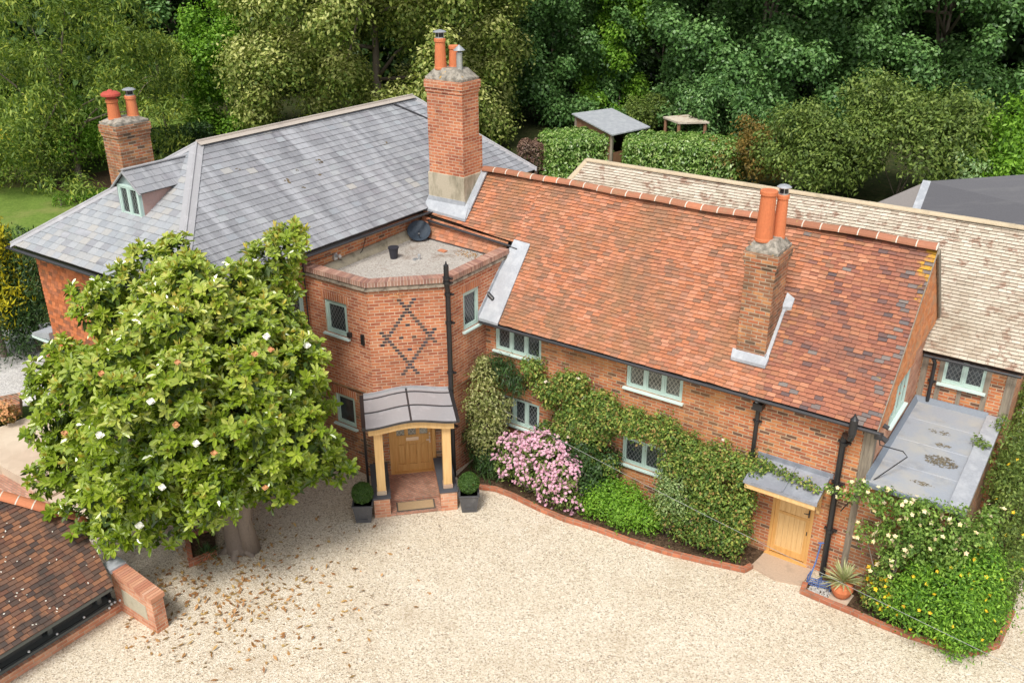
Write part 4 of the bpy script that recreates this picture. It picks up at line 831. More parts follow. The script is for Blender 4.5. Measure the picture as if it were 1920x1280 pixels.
mb = MB(); mb.fbox(gable, -.1, .04, .0, .16, 3.9, 4.02); mb.tube([gable(-.02, .1, 3.96), gable(-.02, .26, 3.88)], .06, 8); mb.tube([gable(.12, .1, 4.16), gable(.12, .22, 4.12)], .05, 8); mb.build('wall_light', M_gut, H)
mb = MB(); mb.fbox(front, 4.36, 4.42, 0, .05, 3.3, 3.33); mb.fbox(front, -.0, .0001, 0, .0001, 3, 3.001); mb.fbox(tleft, -2.05, -1.95, 0, .1, 4.2, 4.32); mb.fbox(tleft, -1.62, -1.52, 0, .05, 4.08, 4.36); mb.build('vent', M_black, H)
# bay canopy on the far left wall
mb = MB(); mb.hull8([sleft(5.1, .9, 3.42), sleft(6.75, .9, 3.42), sleft(6.75, 0, 3.5), sleft(5.1, 0, 3.5), sleft(5.1, .9, 3.5), sleft(6.75, .9, 3.5), sleft(6.75, 0, 3.7), sleft(5.1, 0, 3.7)]); mb.box(-10.7, -9.76, -6.75, -5.1, 3.35, 3.42, 1); mb.box(-10.45, -9.76, -6.6, -5.2, -.05, 3.35, 2); mb.build('bay_roof', [M_lead, M_sill, M_brick_old], H)

# ------------------------------------------------------------------ porch and front door
PD = 1.66
po = MB()
for a, b in ((-.21, .20), (1.50, 1.92)): po.fbox(tmid, a, b, .0, PD, -.04, .56)
po.fbox(tmid, .20, 1.50, 0, PD-.02, -.04, .07, 1)
porch = po.build('porch', [M_brick_pale, M_herr], H)
mb = MB(); mb.fbox(tmid, .20, 1.50, -.25, 1.12, .09, .15, 0); mb.build('top_step', M_herr, porch)
mb = MB()
for a, b in ((-.24, .23), (1.47, 1.95)): mb.fbox(tmid, a, b, -.0, PD+.03, .56, .60)
mb.build('slate_coping', rnd_mat('dark_slate', [(.06, .065, .075), (.08, .085, .1)], rough=.5, bmp=.1), porch, bevel=.006)
for a, b in ((-.10, .12), (1.60, 1.82)):
    mb = MB(); mb.fbox(tmid, a, b, PD-.34, PD-.12, .72, 2.50); mb.build('post', M_oak_l, porch, bevel=.012)
    mb = MB(); mb.fbox(tmid, a-.015, b+.015, PD-.355, PD-.105, .60, .72); mb.build('padstone', M_stone, porch, bevel=.01)
mb = MB(); NA = 20
def arch(s): t_ = (s+.22)/2.12; return .13*(.5-.5*math.cos(2*math.pi*min(1, max(0, t_))))
for d0, d1 in ((PD-.12, PD+.0), (0, .08)):
    for k in range(NA):
        a, b = -.22+2.12*k/NA, -.22+2.12*(k+1)/NA
        lo_ = [2.43+.9*arch(a), 2.43+.9*arch(b)]; hi_ = [2.64+arch(a), 2.64+arch(b)]
        mb.hull8([tmid(a, d1, lo_[0]), tmid(b, d1, lo_[1]), tmid(b, d0, lo_[1]), tmid(a, d0, lo_[0]), tmid(a, d1, hi_[0]), tmid(b, d1, hi_[1]), tmid(b, d0, hi_[1]), tmid(a, d0, hi_[0])])
mb.fbox(tmid, -.20, -.08, .08, PD-.12, 2.46, 2.62); mb.fbox(tmid, 1.76, 1.88, .08, PD-.12, 2.46, 2.62)
mb.build('arched_beam', M_oak_l, porch)
mb = MB(); PO = PD+.1
for k in range(NA):
    a, b = -.27+2.22*k/NA, -.27+2.22*(k+1)/NA; A_, B_ = arch(a*.955+.02), arch(b*.955+.02)
    z0a, z0b, z1a, z1b = 2.655+A_, 2.655+B_, 2.66+A_, 2.66+B_
    mb.hull8([tmid(a, PO, z0a), tmid(b, PO, z0b), tmid(b, -.02, z1b), tmid(a, -.02, z1a), tmid(a, PO, z0a+.035), tmid(b, PO, z0b+.035), tmid(b, -.02, z1b+.035), tmid(a, -.02, z1a+.035)], 0, .4)
    mb.hull8([tmid(a, PO+.012, z0a-.02), tmid(b, PO+.012, z0b-.02), tmid(b, PO, z0b-.02), tmid(a, PO, z0a-.02), tmid(a, PO+.012, z0a+.04), tmid(b, PO+.012, z0b+.04), tmid(b, PO, z0b+.04), tmid(a, PO, z0a+.04)], 1)
    for d_ in (.25, .98): t_ = 1-d_/PO; z_a, z_b = 2.695+A_, 2.695+B_; mb.bar(tmid(a, d_, z_a), tmid(b, d_, z_b), .05, .025, m=1)
    mb.bar(tmid(a, .015, 2.72+A_), tmid(b, .015, 2.72+B_), .04, .07, m=0)
mb.bar(tmid(.84, -.0, 2.70+.10), tmid(.84, PO, 2.70+.10), .05, .05, m=1)
mb.build('porch_roof', [M_lead_p, M_gut], porch)
for s_, nm in ((-.32, 'porch_gutter'), (2.0, 'porch_gutter')):
    mb = MB(); mb.bar(tmid(s_, 0, 2.66), tmid(s_, PO-.15, 2.60), .10, .09); mb.tube([tmid(s_, .08, 2.6), tmid(s_, .08, .0)], .035, 8); mb.build(nm, M_black, porch)
# front door
do = LW-.10
FZ, DT = .15, 1.66
mb = MB(); mb.fbox(tmid, DS0, DS0+.10, do-.08, do+.05, FZ, DT+.08); mb.fbox(tmid, DS1-.10, DS1, do-.08, do+.05, FZ, DT+.08); mb.fbox(tmid, DS0+.10, DS1-.10, do-.08, do+.05, DT, DT+.08); mb.fbox(tmid, DS0, DS1, do-.10, do+.11, FZ-.06, FZ+.006)
a, b = DS0+.10, DS1-.10; st = .11; e = do-.03
def rail(x0, x1, z0, z1, d=0): mb.fbox(tmid, x0, x1, e-.04, e+d, z0, z1)
rail(a, a+st, FZ, DT); rail(b-st, b, FZ, DT); rail(a+st, b-st, FZ, .36); rail(a+st, b-st, DT-.10, DT); rail(a+st, b-st, 1.02, 1.27)
pw = (b-a-2*st-.20)/3
for k in range(2): x = a+st+(k+1)*pw+k*.10; rail(x, x+.10, .36, 1.02); rail(x, x+.10, 1.27, DT-.10)
for k in range(3):
    x = a+st+k*(pw+.10); mb.fbox(tmid, x, x+pw, e-.04, e-.028, .36, 1.02); mb.fbox(tmid, x+.04, x+pw-.04, e-.028, e-.010, .41, .97)
mb.fbox(tmid, DS0, DS1, do-.06, do+.02, DT+.08, 2.22)
door = mb.build('front_door', M_oak, H, bevel=.006)
mb = MB()
for k in range(3): x = a+st+k*(pw+.10); mb.poly([tmid(x, e-.02, 1.27), tmid(x+pw, e-.02, 1.27), tmid(x+pw, e-.02, DT-.10), tmid(x, e-.02, DT-.10)])
mb.build('pane', glass_mat('door_glass', True, (.12, .12, .10), (.4, .38, .33)), door)
mb = MB(); mb.fbox(tmid, .78, 1.12, e, e+.014, 1.10, 1.20); mb.build('letter_plate', M_brass, door, bevel=.004)
mb = MB(); mb.fbox(tmid, b-.08, b-.04, e, e+.012, .98, 1.20); mb.tube([tmid(b-.06, e, 1.10), tmid(b-.06, e+.05, 1.10), tmid(b-.16, e+.05, 1.10)], .014, 6); mb.fbox(tmid, b-.08, b-.04, e, e+.02, 1.25, 1.30); mb.build('handle', M_brass, door)
# side door with canopy
mb = MB(); x0, x1 = DOOR2[0], DOOR2[1]
mb.fbox(front, x0, x0+.07, -.11, -.0, .06, 2.05); mb.fbox(front, x1-.07, x1, -.11, -.0, .06, 2.05); mb.fbox(front, x0+.07, x1-.07, -.11, 0, 1.97, 2.05); mb.fbox(front, x0-.03, x1+.03, -.12, .09, -.02, .06)
n = 7; wl = (x1-x0-.14)/n
for k in range(n): mb.fbox(front, x0+.07+k*wl+.0012, x0+.07+(k+1)*wl-.0012, -.09, -.045+.0006*k, .10, 1.97, 1)
mb.fbox(front, x0+.07, x1-.07, -.05, -.028, 1.22, 1.29); mb.fbox(front, x0+.07, x0+.16, -.05, -.03, .10, 1.22); mb.fbox(front, x1-.16, x1-.07, -.05, -.03, .10, 1.22); mb.fbox(front, x0+.16, x1-.16, -.05, -.03, .10, .28)
mb.fbox(front, x0+.07, x0+.16, -.05, -.03, 1.29, 1.97); mb.fbox(front, x1-.16, x1-.07, -.05, -.03, 1.29, 1.97); mb.fbox(front, x0+.16, x1-.16, -.05, -.03, 1.88, 1.97)
d2 = mb.build('side_door', [M_oak, M_oak_l], H, bevel=.004)
mb = MB(); mb.fbox(front, x1-.13, x1-.10, -.03, -.015, 1.35, 1.55); mb.tube([front(x1-.115, -.02, 1.47), front(x1-.115, .03, 1.47), front(x1-.22, .03, 1.46)], .011, 6); mb.fbox(front, x1-.12, x1-.10, -.03, -.015, .85, .95); mb.build('handle', M_black, d2)
mb = MB(); cz = lambda d: 2.56-.21*d/.87
mb.hull8([front(7.97, .87, cz(.87)), front(9.64, .87, cz(.87)), front(9.64, 0, cz(0)), front(7.97, 0, cz(0)), front(7.97, .87, cz(.87)+.03), front(9.64, .87, cz(.87)+.03), front(9.64, 0, cz(0)+.03), front(7.97, 0, cz(0)+.03)])
mb.bar(front(8.86, 0, 2.61), front(8.86, .87, 2.40), .035, .035); mb.bar(front(7.99, 0, 2.60), front(7.99, .86, 2.39), .035, .03); mb.bar(front(9.62, 0, 2.60), front(9.62, .86, 2.39), .035, .03); mb.fbox(front, 7.95, 9.70, 0, .03, 2.58, 2.70)
mb.fbox(front, 7.96, 9.65, .87, .885, 2.31, 2.385)
cn = mb.build('door_canopy', M_lead_d, H)
mb = MB(); mb.fbox(front, 8.0, 9.61, .80, .865, 2.19, 2.335); mb.fbox(front, 8.0, 8.06, 0, .80, 2.22, 2.33); mb.fbox(front, 9.55, 9.61, 0, .80, 2.22, 2.33); mb.fbox(front, 8.06, 9.55, .0, .80, 2.28, 2.31)
for x in (8.1, 9.5): mb.fbox(front, x-.04, x+.04, 0, .07, 1.6, 2.22); mb.bar(front(x, .05, 1.72), front(x, .6, 2.22), .07, .08); mb.fbox(front, x-.04, x+.04, .07, .72, 2.14, 2.22)
mb.build('bracket', M_oak_l, cn)

# ------------------------------------------------------------------ small things by the house
mb = MB(); mb.prism([(8.34, -.74), (9.0, -.90), (9.56, -.72), (9.60, -.05), (8.44, -.03)], -.02, .05); mb.build('x', M_stone) if False else setp(mb.build('door_slab', M_stone, bevel=.01), 'worn stone slab in front of the side door under the small lead canopy', 'doorstep')
mb = MB()
for k in range(9): mb.box(9.62+k*0, 9.62, 0, 0, 0, 0) if False else None
t = thing('door_mat', 'tan coir mat in a dark frame lying on the porch floor', 'doormat', tmid(.84, 1.42, .07))
mb = MB(); mb.fbox(tmid, .36, 1.36, 1.17, 1.60, .071, .085); mb.build('border', M_matedge, t)
mb = MB(); mb.fbox(tmid, .40, 1.32, 1.21, 1.56, .085, .095); mb.build('coir', M_mat, t)
def planter(c, lab, labb):
    t = thing('square_planter', lab, 'planter', (*c, 0), 'square planters by the porch'); x, y = c; h = .25; z = .50; rot = math.radians(38); u_ = (math.cos(rot), math.sin(rot)); n_ = (math.sin(rot), -math.cos(rot)); fr = frame(c, u_, n_)
    mb = MB(); k = .19
    mb.hull8([fr(-k, k, 0), fr(k, k, 0), fr(k, -k, 0), fr(-k, -k, 0), fr(-h, h, z), fr(h, h, z), fr(h, -h, z), fr(-h, -h, z)])
    for a0, a1, d0, d1 in ((-h-.02, h+.02, h-.03, h+.02), (-h-.02, h+.02, -h-.02, -h+.03), (-h-.02, -h+.03, -h, h), (h-.03, h+.02, -h, h)): mb.fbox(fr, a0, a1, d0, d1, z, z+.035)
    mb.build('box', M_planterm, t, bevel=.006)
    mb = MB()
    for a0, a1, z0, z1 in ((-.13, .13, .10, .12), (-.13, .13, .36, .38), (-.13, -.11, .12, .36), (.11, .13, .12, .36), (-.05, .05, .2, .28)): mb.fbox(fr, a0, a1, .19, .228, z0, z1)
    mb.build('panel', M_planterm, t)
    mb = MB(); mb.fbox(fr, -h+.02, h-.02, -h+.02, h-.02, z-.02, z); mb.build('soil', M_soil, t)
    bt = thing('box_ball', labb, 'topiary', (*c, z), 'clipped box balls by the porch')
    mb = MB(); mb.tube([(x, y, z-.03), (x, y, z+.2)], .03, 6); mb.build('stem', M_bark, bt)
    foliage('foliage', M_box, bt, [(x, y, z+.29, .27)], 6500, .035, aspect=.6, inner=.14, jitter=.03, keep=.5, rndm=.8)
planter((-.55, -4.48), 'dark lead square planter left of the porch, under a clipped box ball', 'round clipped box ball growing in the planter left of the porch')
planter((1.40, -2.60), 'dark lead square planter right of the porch, against the brick pier', 'round clipped box ball growing in the planter right of the porch')
# satellite dish
t = thing('satellite_dish', 'dark grey satellite dish on the wall above the gravelled tower roof', 'satellite dish', (-3.45, 1.15, 5.8))
c = Vector((-3.08, 1.12, 5.74)); ax = Vector((.42, -.52, .72)).normalized(); u_ = ax.orthogonal().normalized(); v_ = ax.cross(u_); mb = MB(); rings = []
for k, (r_, h_) in enumerate(((.001, -.06), (.12, -.05), (.24, -.025), (.335, .012))): rings.append([c+ax*h_+(u_*math.cos(a_)+v_*math.sin(a_))*r_ for a_ in [j*math.pi/14 for j in range(28)]])
for k in range(3):
    for j in range(28): q = [rings[k][j], rings[k][(j+1) % 28], rings[k+1][(j+1) % 28], rings[k+1][j]]; mb.poly(q, 0, .5); mb.poly([p-ax*.02 for p in q][::-1], 0, .5)
mb.tube(rings[3]+[rings[3][0]], .008, 5)
mb.build('dish', rnd_mat('dish_grey', [(.035, .05, .07), (.04, .055, .075)], rough=.6, bmp=0, fine=.1), t)
mb = MB(); mb.tube([c-ax*.05, Vector((-3.35, 1.2, 5.7)), Vector((-3.47, 1.2, 5.75))], .018, 6); lo_ = c-Vector((0, 0, .27)); mb.tube([lo_, lo_+ax*.3], .010, 5); mb.tube([lo_+ax*.28, lo_+ax*.36], .028, 8); mb.build('arm', M_gut, t)
# things on the tower roof
t = thing('plastic_flowerpot', 'black plastic flowerpot of dry compost standing on the gravelled tower roof', 'flowerpot', (-2.62, -.52, 5.47))
mb = MB(); mb.lathe([(.10, 0), (.135, .29), (.15, .29), (.15, .33), (.135, .33), (.13, .27), (.01, .265)], (-2.62, -.52, 5.47), 20); mb.build('pot', rnd_mat('black_plastic', [(.03, .03, .04), (.035, .035, .045)], rough=.5, bmp=0), t, smooth=False)
mb = MB(); mb.lathe([(.128, .262), (.12, .29), (.01, .30)], (-2.62, -.52, 5.47), 14); mb.build('compost', rnd_mat('dry_compost', [(.34, .28, .2), (.4, .33, .24)]), t)
mb = MB(); mb.lathe([(.035, 0), (.035, .08), (.045, .09), (.045, .14), (.01, .16)], (-1.98, -.2, 5.47), 12); mb.box(-2.1, -2.0, -.36, -.22, 5.47, 5.50); setp(mb.build('roof_vent', M_steel), 'small pale vent cap standing in the middle of the gravelled tower roof', 'vent')
mb = MB(); mb.hull8([(-2.0, .62, 5.475), (-1.75, .60, 5.475), (-1.75, .76, 5.475), (-2.0, .78, 5.475), (-2.0, .62, 5.50), (-1.75, .60, 5.50), (-1.75, .76, 5.50), (-2.0, .78, 5.50)]); setp(mb.build('loose_tile', M_tile), 'loose red clay tile lying on the gravelled tower roof near the dish', 'tile')
t_ = []
for k in range(420):
    w_ = R.random(); x = R.uniform(-1.5, -.2) if w_ < .5 else R.uniform(-2.9, -.6)
    p = (x, R.uniform(.7, 1.15)-.1*(x+3)/3) if w_ < .5 else ((x, -2.72+R.uniform(0, .45)) if w_ < .8 else (-1.3+(q := R.random())*1.15, -2.62+q*1.15+R.uniform(0, .3)))
    t_.append((p[0], p[1], 5.478))
P_ = np.array(t_); setp(quads('roof_litter', leaf_quads(P_, unit(np.array([0, 0, 1.])+.3*NR.randn(len(P_), 3)), .06, .035, 0), M_dead, None), 'dry brown leaf litter along the edges of the gravelled tower roof', 'leaf litter', None, 'stuff')
# terracotta pot with spiky plant
t = thing('terracotta_pot', 'round glazed terracotta pot on a square slab beside the black downpipe', 'plant pot', (10.42, -.62, 0))
mb = MB(); mb.lathe([(.13, .055), (.21, .16), (.245, .28), (.225, .38), (.20, .42), (.22, .44), (.22, .47), (.185, .47), (.18, .42), (.01, .41)], (10.42, -.62, 0), 26); mb.build('pot', M_terra, t, smooth=False)
mb = MB(); mb.prism([(10.2, -.92), (10.62, -.90), (10.66, -.42), (10.22, -.42)], .013, .052); setp(mb.build('slab', M_pave), 'pale square slab under the terracotta pot', 'slab')
y = thing('spiky_plant', 'spiky plant with yellow striped sword leaves growing in the terracotta pot', 'plant', (10.42, -.62, .42))
P_, T_, L_ = [], [], []
for k in range(70):
    a = R.uniform(0, 6.28); e_ = R.uniform(.1, 1.45); P_.append((10.42, -.62, .47)); T_.append((math.cos(a)*math.cos(e_), math.sin(a)*math.cos(e_), math.sin(e_))); L_.append(R.uniform(.45, .66))
T_ = np.array(T_); quads('leaves', leaf_quads(np.array(P_, float), unit(np.cross(T_, unit(np.cross(T_, np.array([0, 0, 1.0]))))*-1), np.array(L_), .045, .12, along=T_), M_yucca, y)
mb = MB(); mb.tube([(10.42, -.62, .40), (10.42, -.62, .48)], .035, 8); mb.build('stem', M_bark, y)
# boot scraper / rack of blue metal and pebbles
t = thing('boot_jack', 'blue metal scroll boot rack leaning by the side door', 'boot rack', (9.85, -.4, .05))
mb = MB()
for k in range(4):
    z = .06+.06*k; mb.tube([(9.62+.02*k, -.62, z), (9.75, -.66, z+.03), (9.9, -.60, z), (10.08, -.58, z+.03), (10.18, -.50, z)], .014, 5)
for x in (9.64, 9.9, 10.16): mb.tube([(x, -.60, .03), (x, -.60, .28)], .014, 5); mb.tube([(x, -.60, .26), (x, -.38, .24), (x, -.38, .03)], .014, 5)
mb.build('frame', M_blue, t)
mb = MB(); mb.tube([(9.66, -.56, .1), (9.7, -.32, .5), (9.72, -.22, .95)], .018, 6); mb.tube([(9.66, -.2, .93), (9.78, -.2, .98)], .018, 6); mb.build('handle', M_blue, t)
mb = MB()
for k in range(260):
    x, y_ = R.uniform(9.7, 10.25), R.uniform(-.9, -.3); r_ = R.uniform(.014, .034); a = R.uniform(0, 3)
    mb.hull8([(x-r_, y_-r_*.7, .013), (x+r_, y_-r_*.6, .013), (x+r_*.8, y_+r_*.8, .013), (x-r_*.9, y_+r_*.7, .013), (x-r_*.5, y_-r_*.4, .013+r_*1.2), (x+r_*.5, y_-r_*.3, .013+r_*1.2), (x+r_*.4, y_+r_*.4, .013+r_*1.1), (x-r_*.5, y_+r_*.4, .013+r_*1.2)])
setp(mb.build('pebbles', M_pebble), 'grey and white pebbles spread under the blue boot rack', 'pebbles', None, 'stuff')

# ------------------------------------------------------------------ bottom left: wall, low tiled shed, planter
t = thing('garden_wall', 'short brick wall with flint panel and brick-on-edge coping at the shed corner', 'garden wall', (-2.0, -9.95, 0))
mb = MB(); mb.hull8([(-2.75, -10.1, -.03), (-1.34, -10.1, -.03), (-1.34, -9.82, -.03), (-2.75, -9.82, -.03), (-2.75, -10.1, 1.02), (-1.34, -10.1, .84), (-1.34, -9.82, .84), (-2.75, -9.82, 1.02)]); mb.build('wall', M_brick_pale, t)
mb = MB()
for k in range(18):
    a, b = -2.6+1.3*k/18, -2.6+1.3*(k+.86)/18; z = lambda x: 1.02-.18*(x+2.75)/1.41
    mb.hull8([(a, -10.13, z(a)+.001), (b, -10.13, z(b)+.001), (b, -9.79, z(b)+.001), (a, -9.79, z(a)+.001), (a, -10.13, z(a)+.11), (b, -10.13, z(b)+.11), (b, -9.79, z(b)+.11), (a, -9.79, z(a)+.11)])
mb.build('coping', rnd_mat('wall_coping', [(.50, .22, .13), (.60, .32, .20), (.44, .18, .11), (.62, .36, .25)]), t)
mb = MB(); mb.hull8([(-2.45, -10.108, .28), (-1.60, -10.108, .24), (-1.60, -10.1, .24), (-2.45, -10.1, .28), (-2.45, -10.108, .70), (-1.60, -10.108, .62), (-1.60, -10.1, .62), (-2.45, -10.1, .70)]); mb.build('flint_panel', M_plaster, t)
mb = MB(); mb.box(-2.95, -2.6, -10.16, -9.78, 1.06, 1.16); mb.build('lead_cap', M_lead, t)
t = thing('garden_shed', 'low brick and timber shed with mossy dark red tile roof', 'shed', (-4, -12, 0))
ex, ez, ss = -2.35, 1.02, .62
def shp(x, y): d = ray(x, y); n_ = np.array([ss, 0, 1.0]); k = (np.array([ex, -10.3, ez])-CAM) @ n_/(d @ n_); return CAM+d*k
c0 = shp(216, 1096); c1 = shp(188, 1048); c2 = shp(150, 972); c3 = shp(95, 958); c4 = shp(-60, 915)
mb = MB(); e_far = (float(c0[0]), -17.0, float(c0[2])); hi_far = shp(-420, 1180)
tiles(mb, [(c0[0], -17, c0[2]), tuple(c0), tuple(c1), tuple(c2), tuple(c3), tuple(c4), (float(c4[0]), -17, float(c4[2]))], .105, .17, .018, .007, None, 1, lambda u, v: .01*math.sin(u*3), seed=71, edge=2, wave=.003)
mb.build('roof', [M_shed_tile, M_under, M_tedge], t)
mb = MB(); up_ = np.array([0, 0, .03]); ridge_tiles(mb, c4+up_, c3+up_, .14, .36); ridge_tiles(mb, c3+up_, c2+up_, .13, .34); ridge_tiles(mb, c2+up_, c2+(c1-c2)*.2+up_, .12, .3); mb.build('ridge', [rnd_mat('orange_ridge', [(.52, .17, .08), (.58, .22, .11), (.46, .16, .08)]), M_mortar], t)
mb = MB(); mb.box(-2.92, -2.62, -17, -10.1, -.03, .20); mb.build('brick_plinth', M_brick_pale, t)
mb = MB(); mb.box(-3.05, -2.72, -17, -10.12, .20, .27); mb.box(-3.0, -2.9, -17, -10.2, .80, .93); mb.box(c0[0]-.05, c0[0]-.015, -17, -10.35, c0[2]-.10, c0[2]-.02)
for k in range(6): mb.box(-3.0, -2.9, -10.45-1.15*k, -10.35-1.15*k, .27, .80)
mb.build('timber_frame', rnd_mat('grey_board', [(.10, .11, .10), (.14, .15, .14)]), t)
mb = MB()
for k in (0, 1): mb.box(-3.0, -2.96, -10.45-1.15*(k+1), -10.45-1.15*k-.1, .27, .8)
mb.build('board', rnd_mat('dark_board', [(.07, .07, .065), (.10, .10, .09)]), t)
mb = MB(); mb.poly([(-3.4, -17, -.02), (-3.4, -10.2, -.02), (-3.4, -10.2, 1.6), (-3.4, -17, 1.6)]); mb.box(-3.3, -2.9, -10.2, -10.12, -.02, .95); mb.build('back_board', M_black, t)
mb = MB(); mb.tube([(-2.66, -10.0-.02*k, .27+.0*k) for k in (0, 1)], .008, 4); pts = [(-2.78, -10.1-.35*k, .285+.01*math.sin(k*2)) for k in range(20)]; mb.tube(pts, .007, 4)
sl_ = thing('string_lights', 'string of small round glass bulbs lying along the low shed sill', 'string lights', (-2.7, -10.3, .3)); mb.build('cord', M_black, sl_)
for k, p in enumerate([shp(16, 1253), shp(45, 1225)][:0]+[np.array((-2.76, -10.25-.62*j, .31)) for j in range(10)]+[np.array((-2.62+.04*math.sin(j*2), -10.02-.09*j, .30+.02*(j % 2))) for j in range(5)]):
    mb = MB(); mb.lathe([(.006, -.028), (.022, -.018), (.03, 0), (.022, .02), (.008, .03)], p, 8); mb.build('bulb', M_glassb, sl_, smooth=True)
# raised brick planter at the left edge
t = thing('brick_planter', 'low brick planter with rusty orange flowers beside the pale terrace', 'planter', (*at_z(0, 800)[:2], 0))
q = [at_z(x, y, .0)[:2] for x, y in ((-60, 822), (45, 790), (46, 768), (-60, 790))]; mb = MB(); mb.prism(q, TZ-.05, TZ+.32); mb.build('wall', M_brick_dark, t)
t = thing('orange_flowers', 'clump of rusty orange flowers in the low brick planter at left', 'flowers', (*at_z(10, 785)[:2], .6)); c = at_z(14, 778, .62); foliage('foliage', M_rust, t, [(c[0], c[1], .68, .3), (c[0]-.5, c[1]-.1, .66, .25)], 600, .08); blossoms('flowers', M_brown_fl, t, [(c[0], c[1], .72, .3), (c[0]-.5, c[1]-.1, .7, .25)], 90, .06)
t = thing('tree_bed', 'brick edged bed at the foot of the magnolia trunk', 'planting bed', (-2.7, -7.9, 0))
q = [(-3.6, -7.6), (-2.66, -8.2), (-2.5, -7.6), (-3.3, -7.0)]; mb = MB(); band(mb, [q[3], q[0], q[1], q[2]], -.06, .06, -.02, .14); mb.build('edging', M_edge, t, bevel=.01); mb = MB(); mb.prism(q, 0, .06); mb.build('soil', M_soil, t)
t = thing('grass_tuft', 'tuft of long dark grass beside the magnolia trunk', 'grass', (-2.55, -7.55, 0)); P_ = np.array([(-2.62, -7.75, .05)]*110)+.05*NR.randn(110, 3)*np.array([1, 1, 0]); a_ = NR.rand(110)*6.28; e_ = .3+NR.rand(110)*1.1; T_ = np.stack([np.cos(a_)*np.cos(e_), np.sin(a_)*np.cos(e_), np.sin(e_)], 1)
quads('blades', leaf_quads(P_, unit(np.cross(T_, NR.randn(110, 3))), .42, .02, .35, along=T_), M_dark, t)

# ------------------------------------------------------------------ magnolia
RNGM = np.random.RandomState(12)
mc = np.array([-3.25, -7.45, 4.05])
t = thing('magnolia_tree', 'large evergreen magnolia with glossy leaves and white flowers in front of the slate wing', 'tree', (-2.2, -7.15, 0))
sil = [(350, 455), (400, 480), (440, 500), (500, 455), (520, 440), (555, 425), (572, 500), (560, 550), (566, 610), (590, 665), (606, 730), (618, 800), (645, 860), (640, 905), (590, 930), (530, 960), (470, 940), (425, 962), (375, 1010), (300, 1005), (240, 1030), (175, 1000), (150, 960), (110, 900), (80, 840), (65, 760), (60, 690), (110, 690), (140, 620), (165, 560), (215, 520), (265, 500), (285, 462), (320, 450)]
def inside(x, y):
    r = False; j = len(sil)-1
    for i in range(len(sil)):
        a, b = sil[i], sil[j]
        if (a[1] > y) != (b[1] > y) and x < (b[0]-a[0])*(y-a[1])/(b[1]-a[1])+a[0]: r = not r
        j = i
    return r
def pxm(P): v_ = M @ (np.array(P)-CAM); return 960+FPX*v_[0]/v_[2], 640-FPX*v_[1]/v_[2], FPX/v_[2]
mbl = []
while len(mbl) < 165:
    d = RNGM.randn(3); d /= np.linalg.norm(d); r_ = RNGM.uniform(.36, .66); p = mc+d*RNGM.uniform(2.0, 3.75)
    if p[2] < .55+r_ or (p[0] > -3.9 and p[1] > -6.9 and p[2] > 6.6 and False): continue
    if p[1] > -6.75-.0*r_ and p[0] < -3.4 and p[2] < 6.6: continue
    x, y, s_ = pxm(p); k = r_*s_*.95
    if all(inside(x+k*math.cos(a), y+k*math.sin(a)) for a in [j*.785 for j in range(8)]): mbl.append((*p, r_))
for x, y, off, r_ in ((548, 440, .1, .32), (535, 470, 0, .5), (500, 500, 0, .6), (530, 525, .3, .45), (335, 470, -.2, .38), (310, 500, -.2, .5), (365, 520, -.3, .5), (75, 700, 0, .35), (95, 730, 0, .5), (120, 670, 0, .45), (165, 590, .0, .4), (200, 560, -.2, .45), (235, 530, -.2, .4), (642, 885, -.2, .28), (600, 860, -.4, .55), (585, 760, 0, .5), (540, 625, .2, .4), (90, 800, -.2, .5), (120, 880, -.5, .5), (160, 960, -.8, .5), (215, 1000, -1.0, .45), (300, 985, -1.2, .5), (370, 975, -1.0, .42), (440, 905, -1.2, .5), (520, 905, -1.0, .45), (70, 925, -.6, .16), (62, 890, -.6, .2), (110, 860, -.5, .3), (100, 962, -.9, .2), (265, 480, -.1, .3), (145, 548, 0, .25), (560, 690, -1.2, .7), (450, 640, -1.8, .8), (330, 650, -2, .8), (230, 700, -1.8, .8), (200, 830, -1.9, .8), (330, 820, -2.4, .9), (450, 790, -2.4, .9), (545, 820, -1.6, .8), (390, 920, -2.0, .7), (270, 920, -2.0, .75), (430, 560, -.9, .7), (300, 580, -1.0, .7)):
    p = at_d(x, y, mc, off)
    if p[2]-r_ < .3: p[2] = .3+r_
    mbl.append((*p, r_))
mb = MB(); limbs(mb, (-2.2, -7.15, 0), (-2.9, -7.4, 5.6), .24, [b for b in mbl[::5]][:18]); mb.tube([(-1.95, -7.0, -.1), (-2.0, -7.05, .9), (-1.8, -6.9, 2.4), (-1.3, -6.6, 4.0)], [.26, .19, .15, .06], 9)
for k in range(6): a = k*1.05; mb.tube([(-2.2+.5*math.cos(a), -7.15+.45*math.sin(a), -.05), (-2.2+.22*math.cos(a), -7.15+.2*math.sin(a), .12), (-2.2, -7.15, .5)], [.07, .12, .15], 7)
mb.build('trunk', M_bark, t, smooth=True)
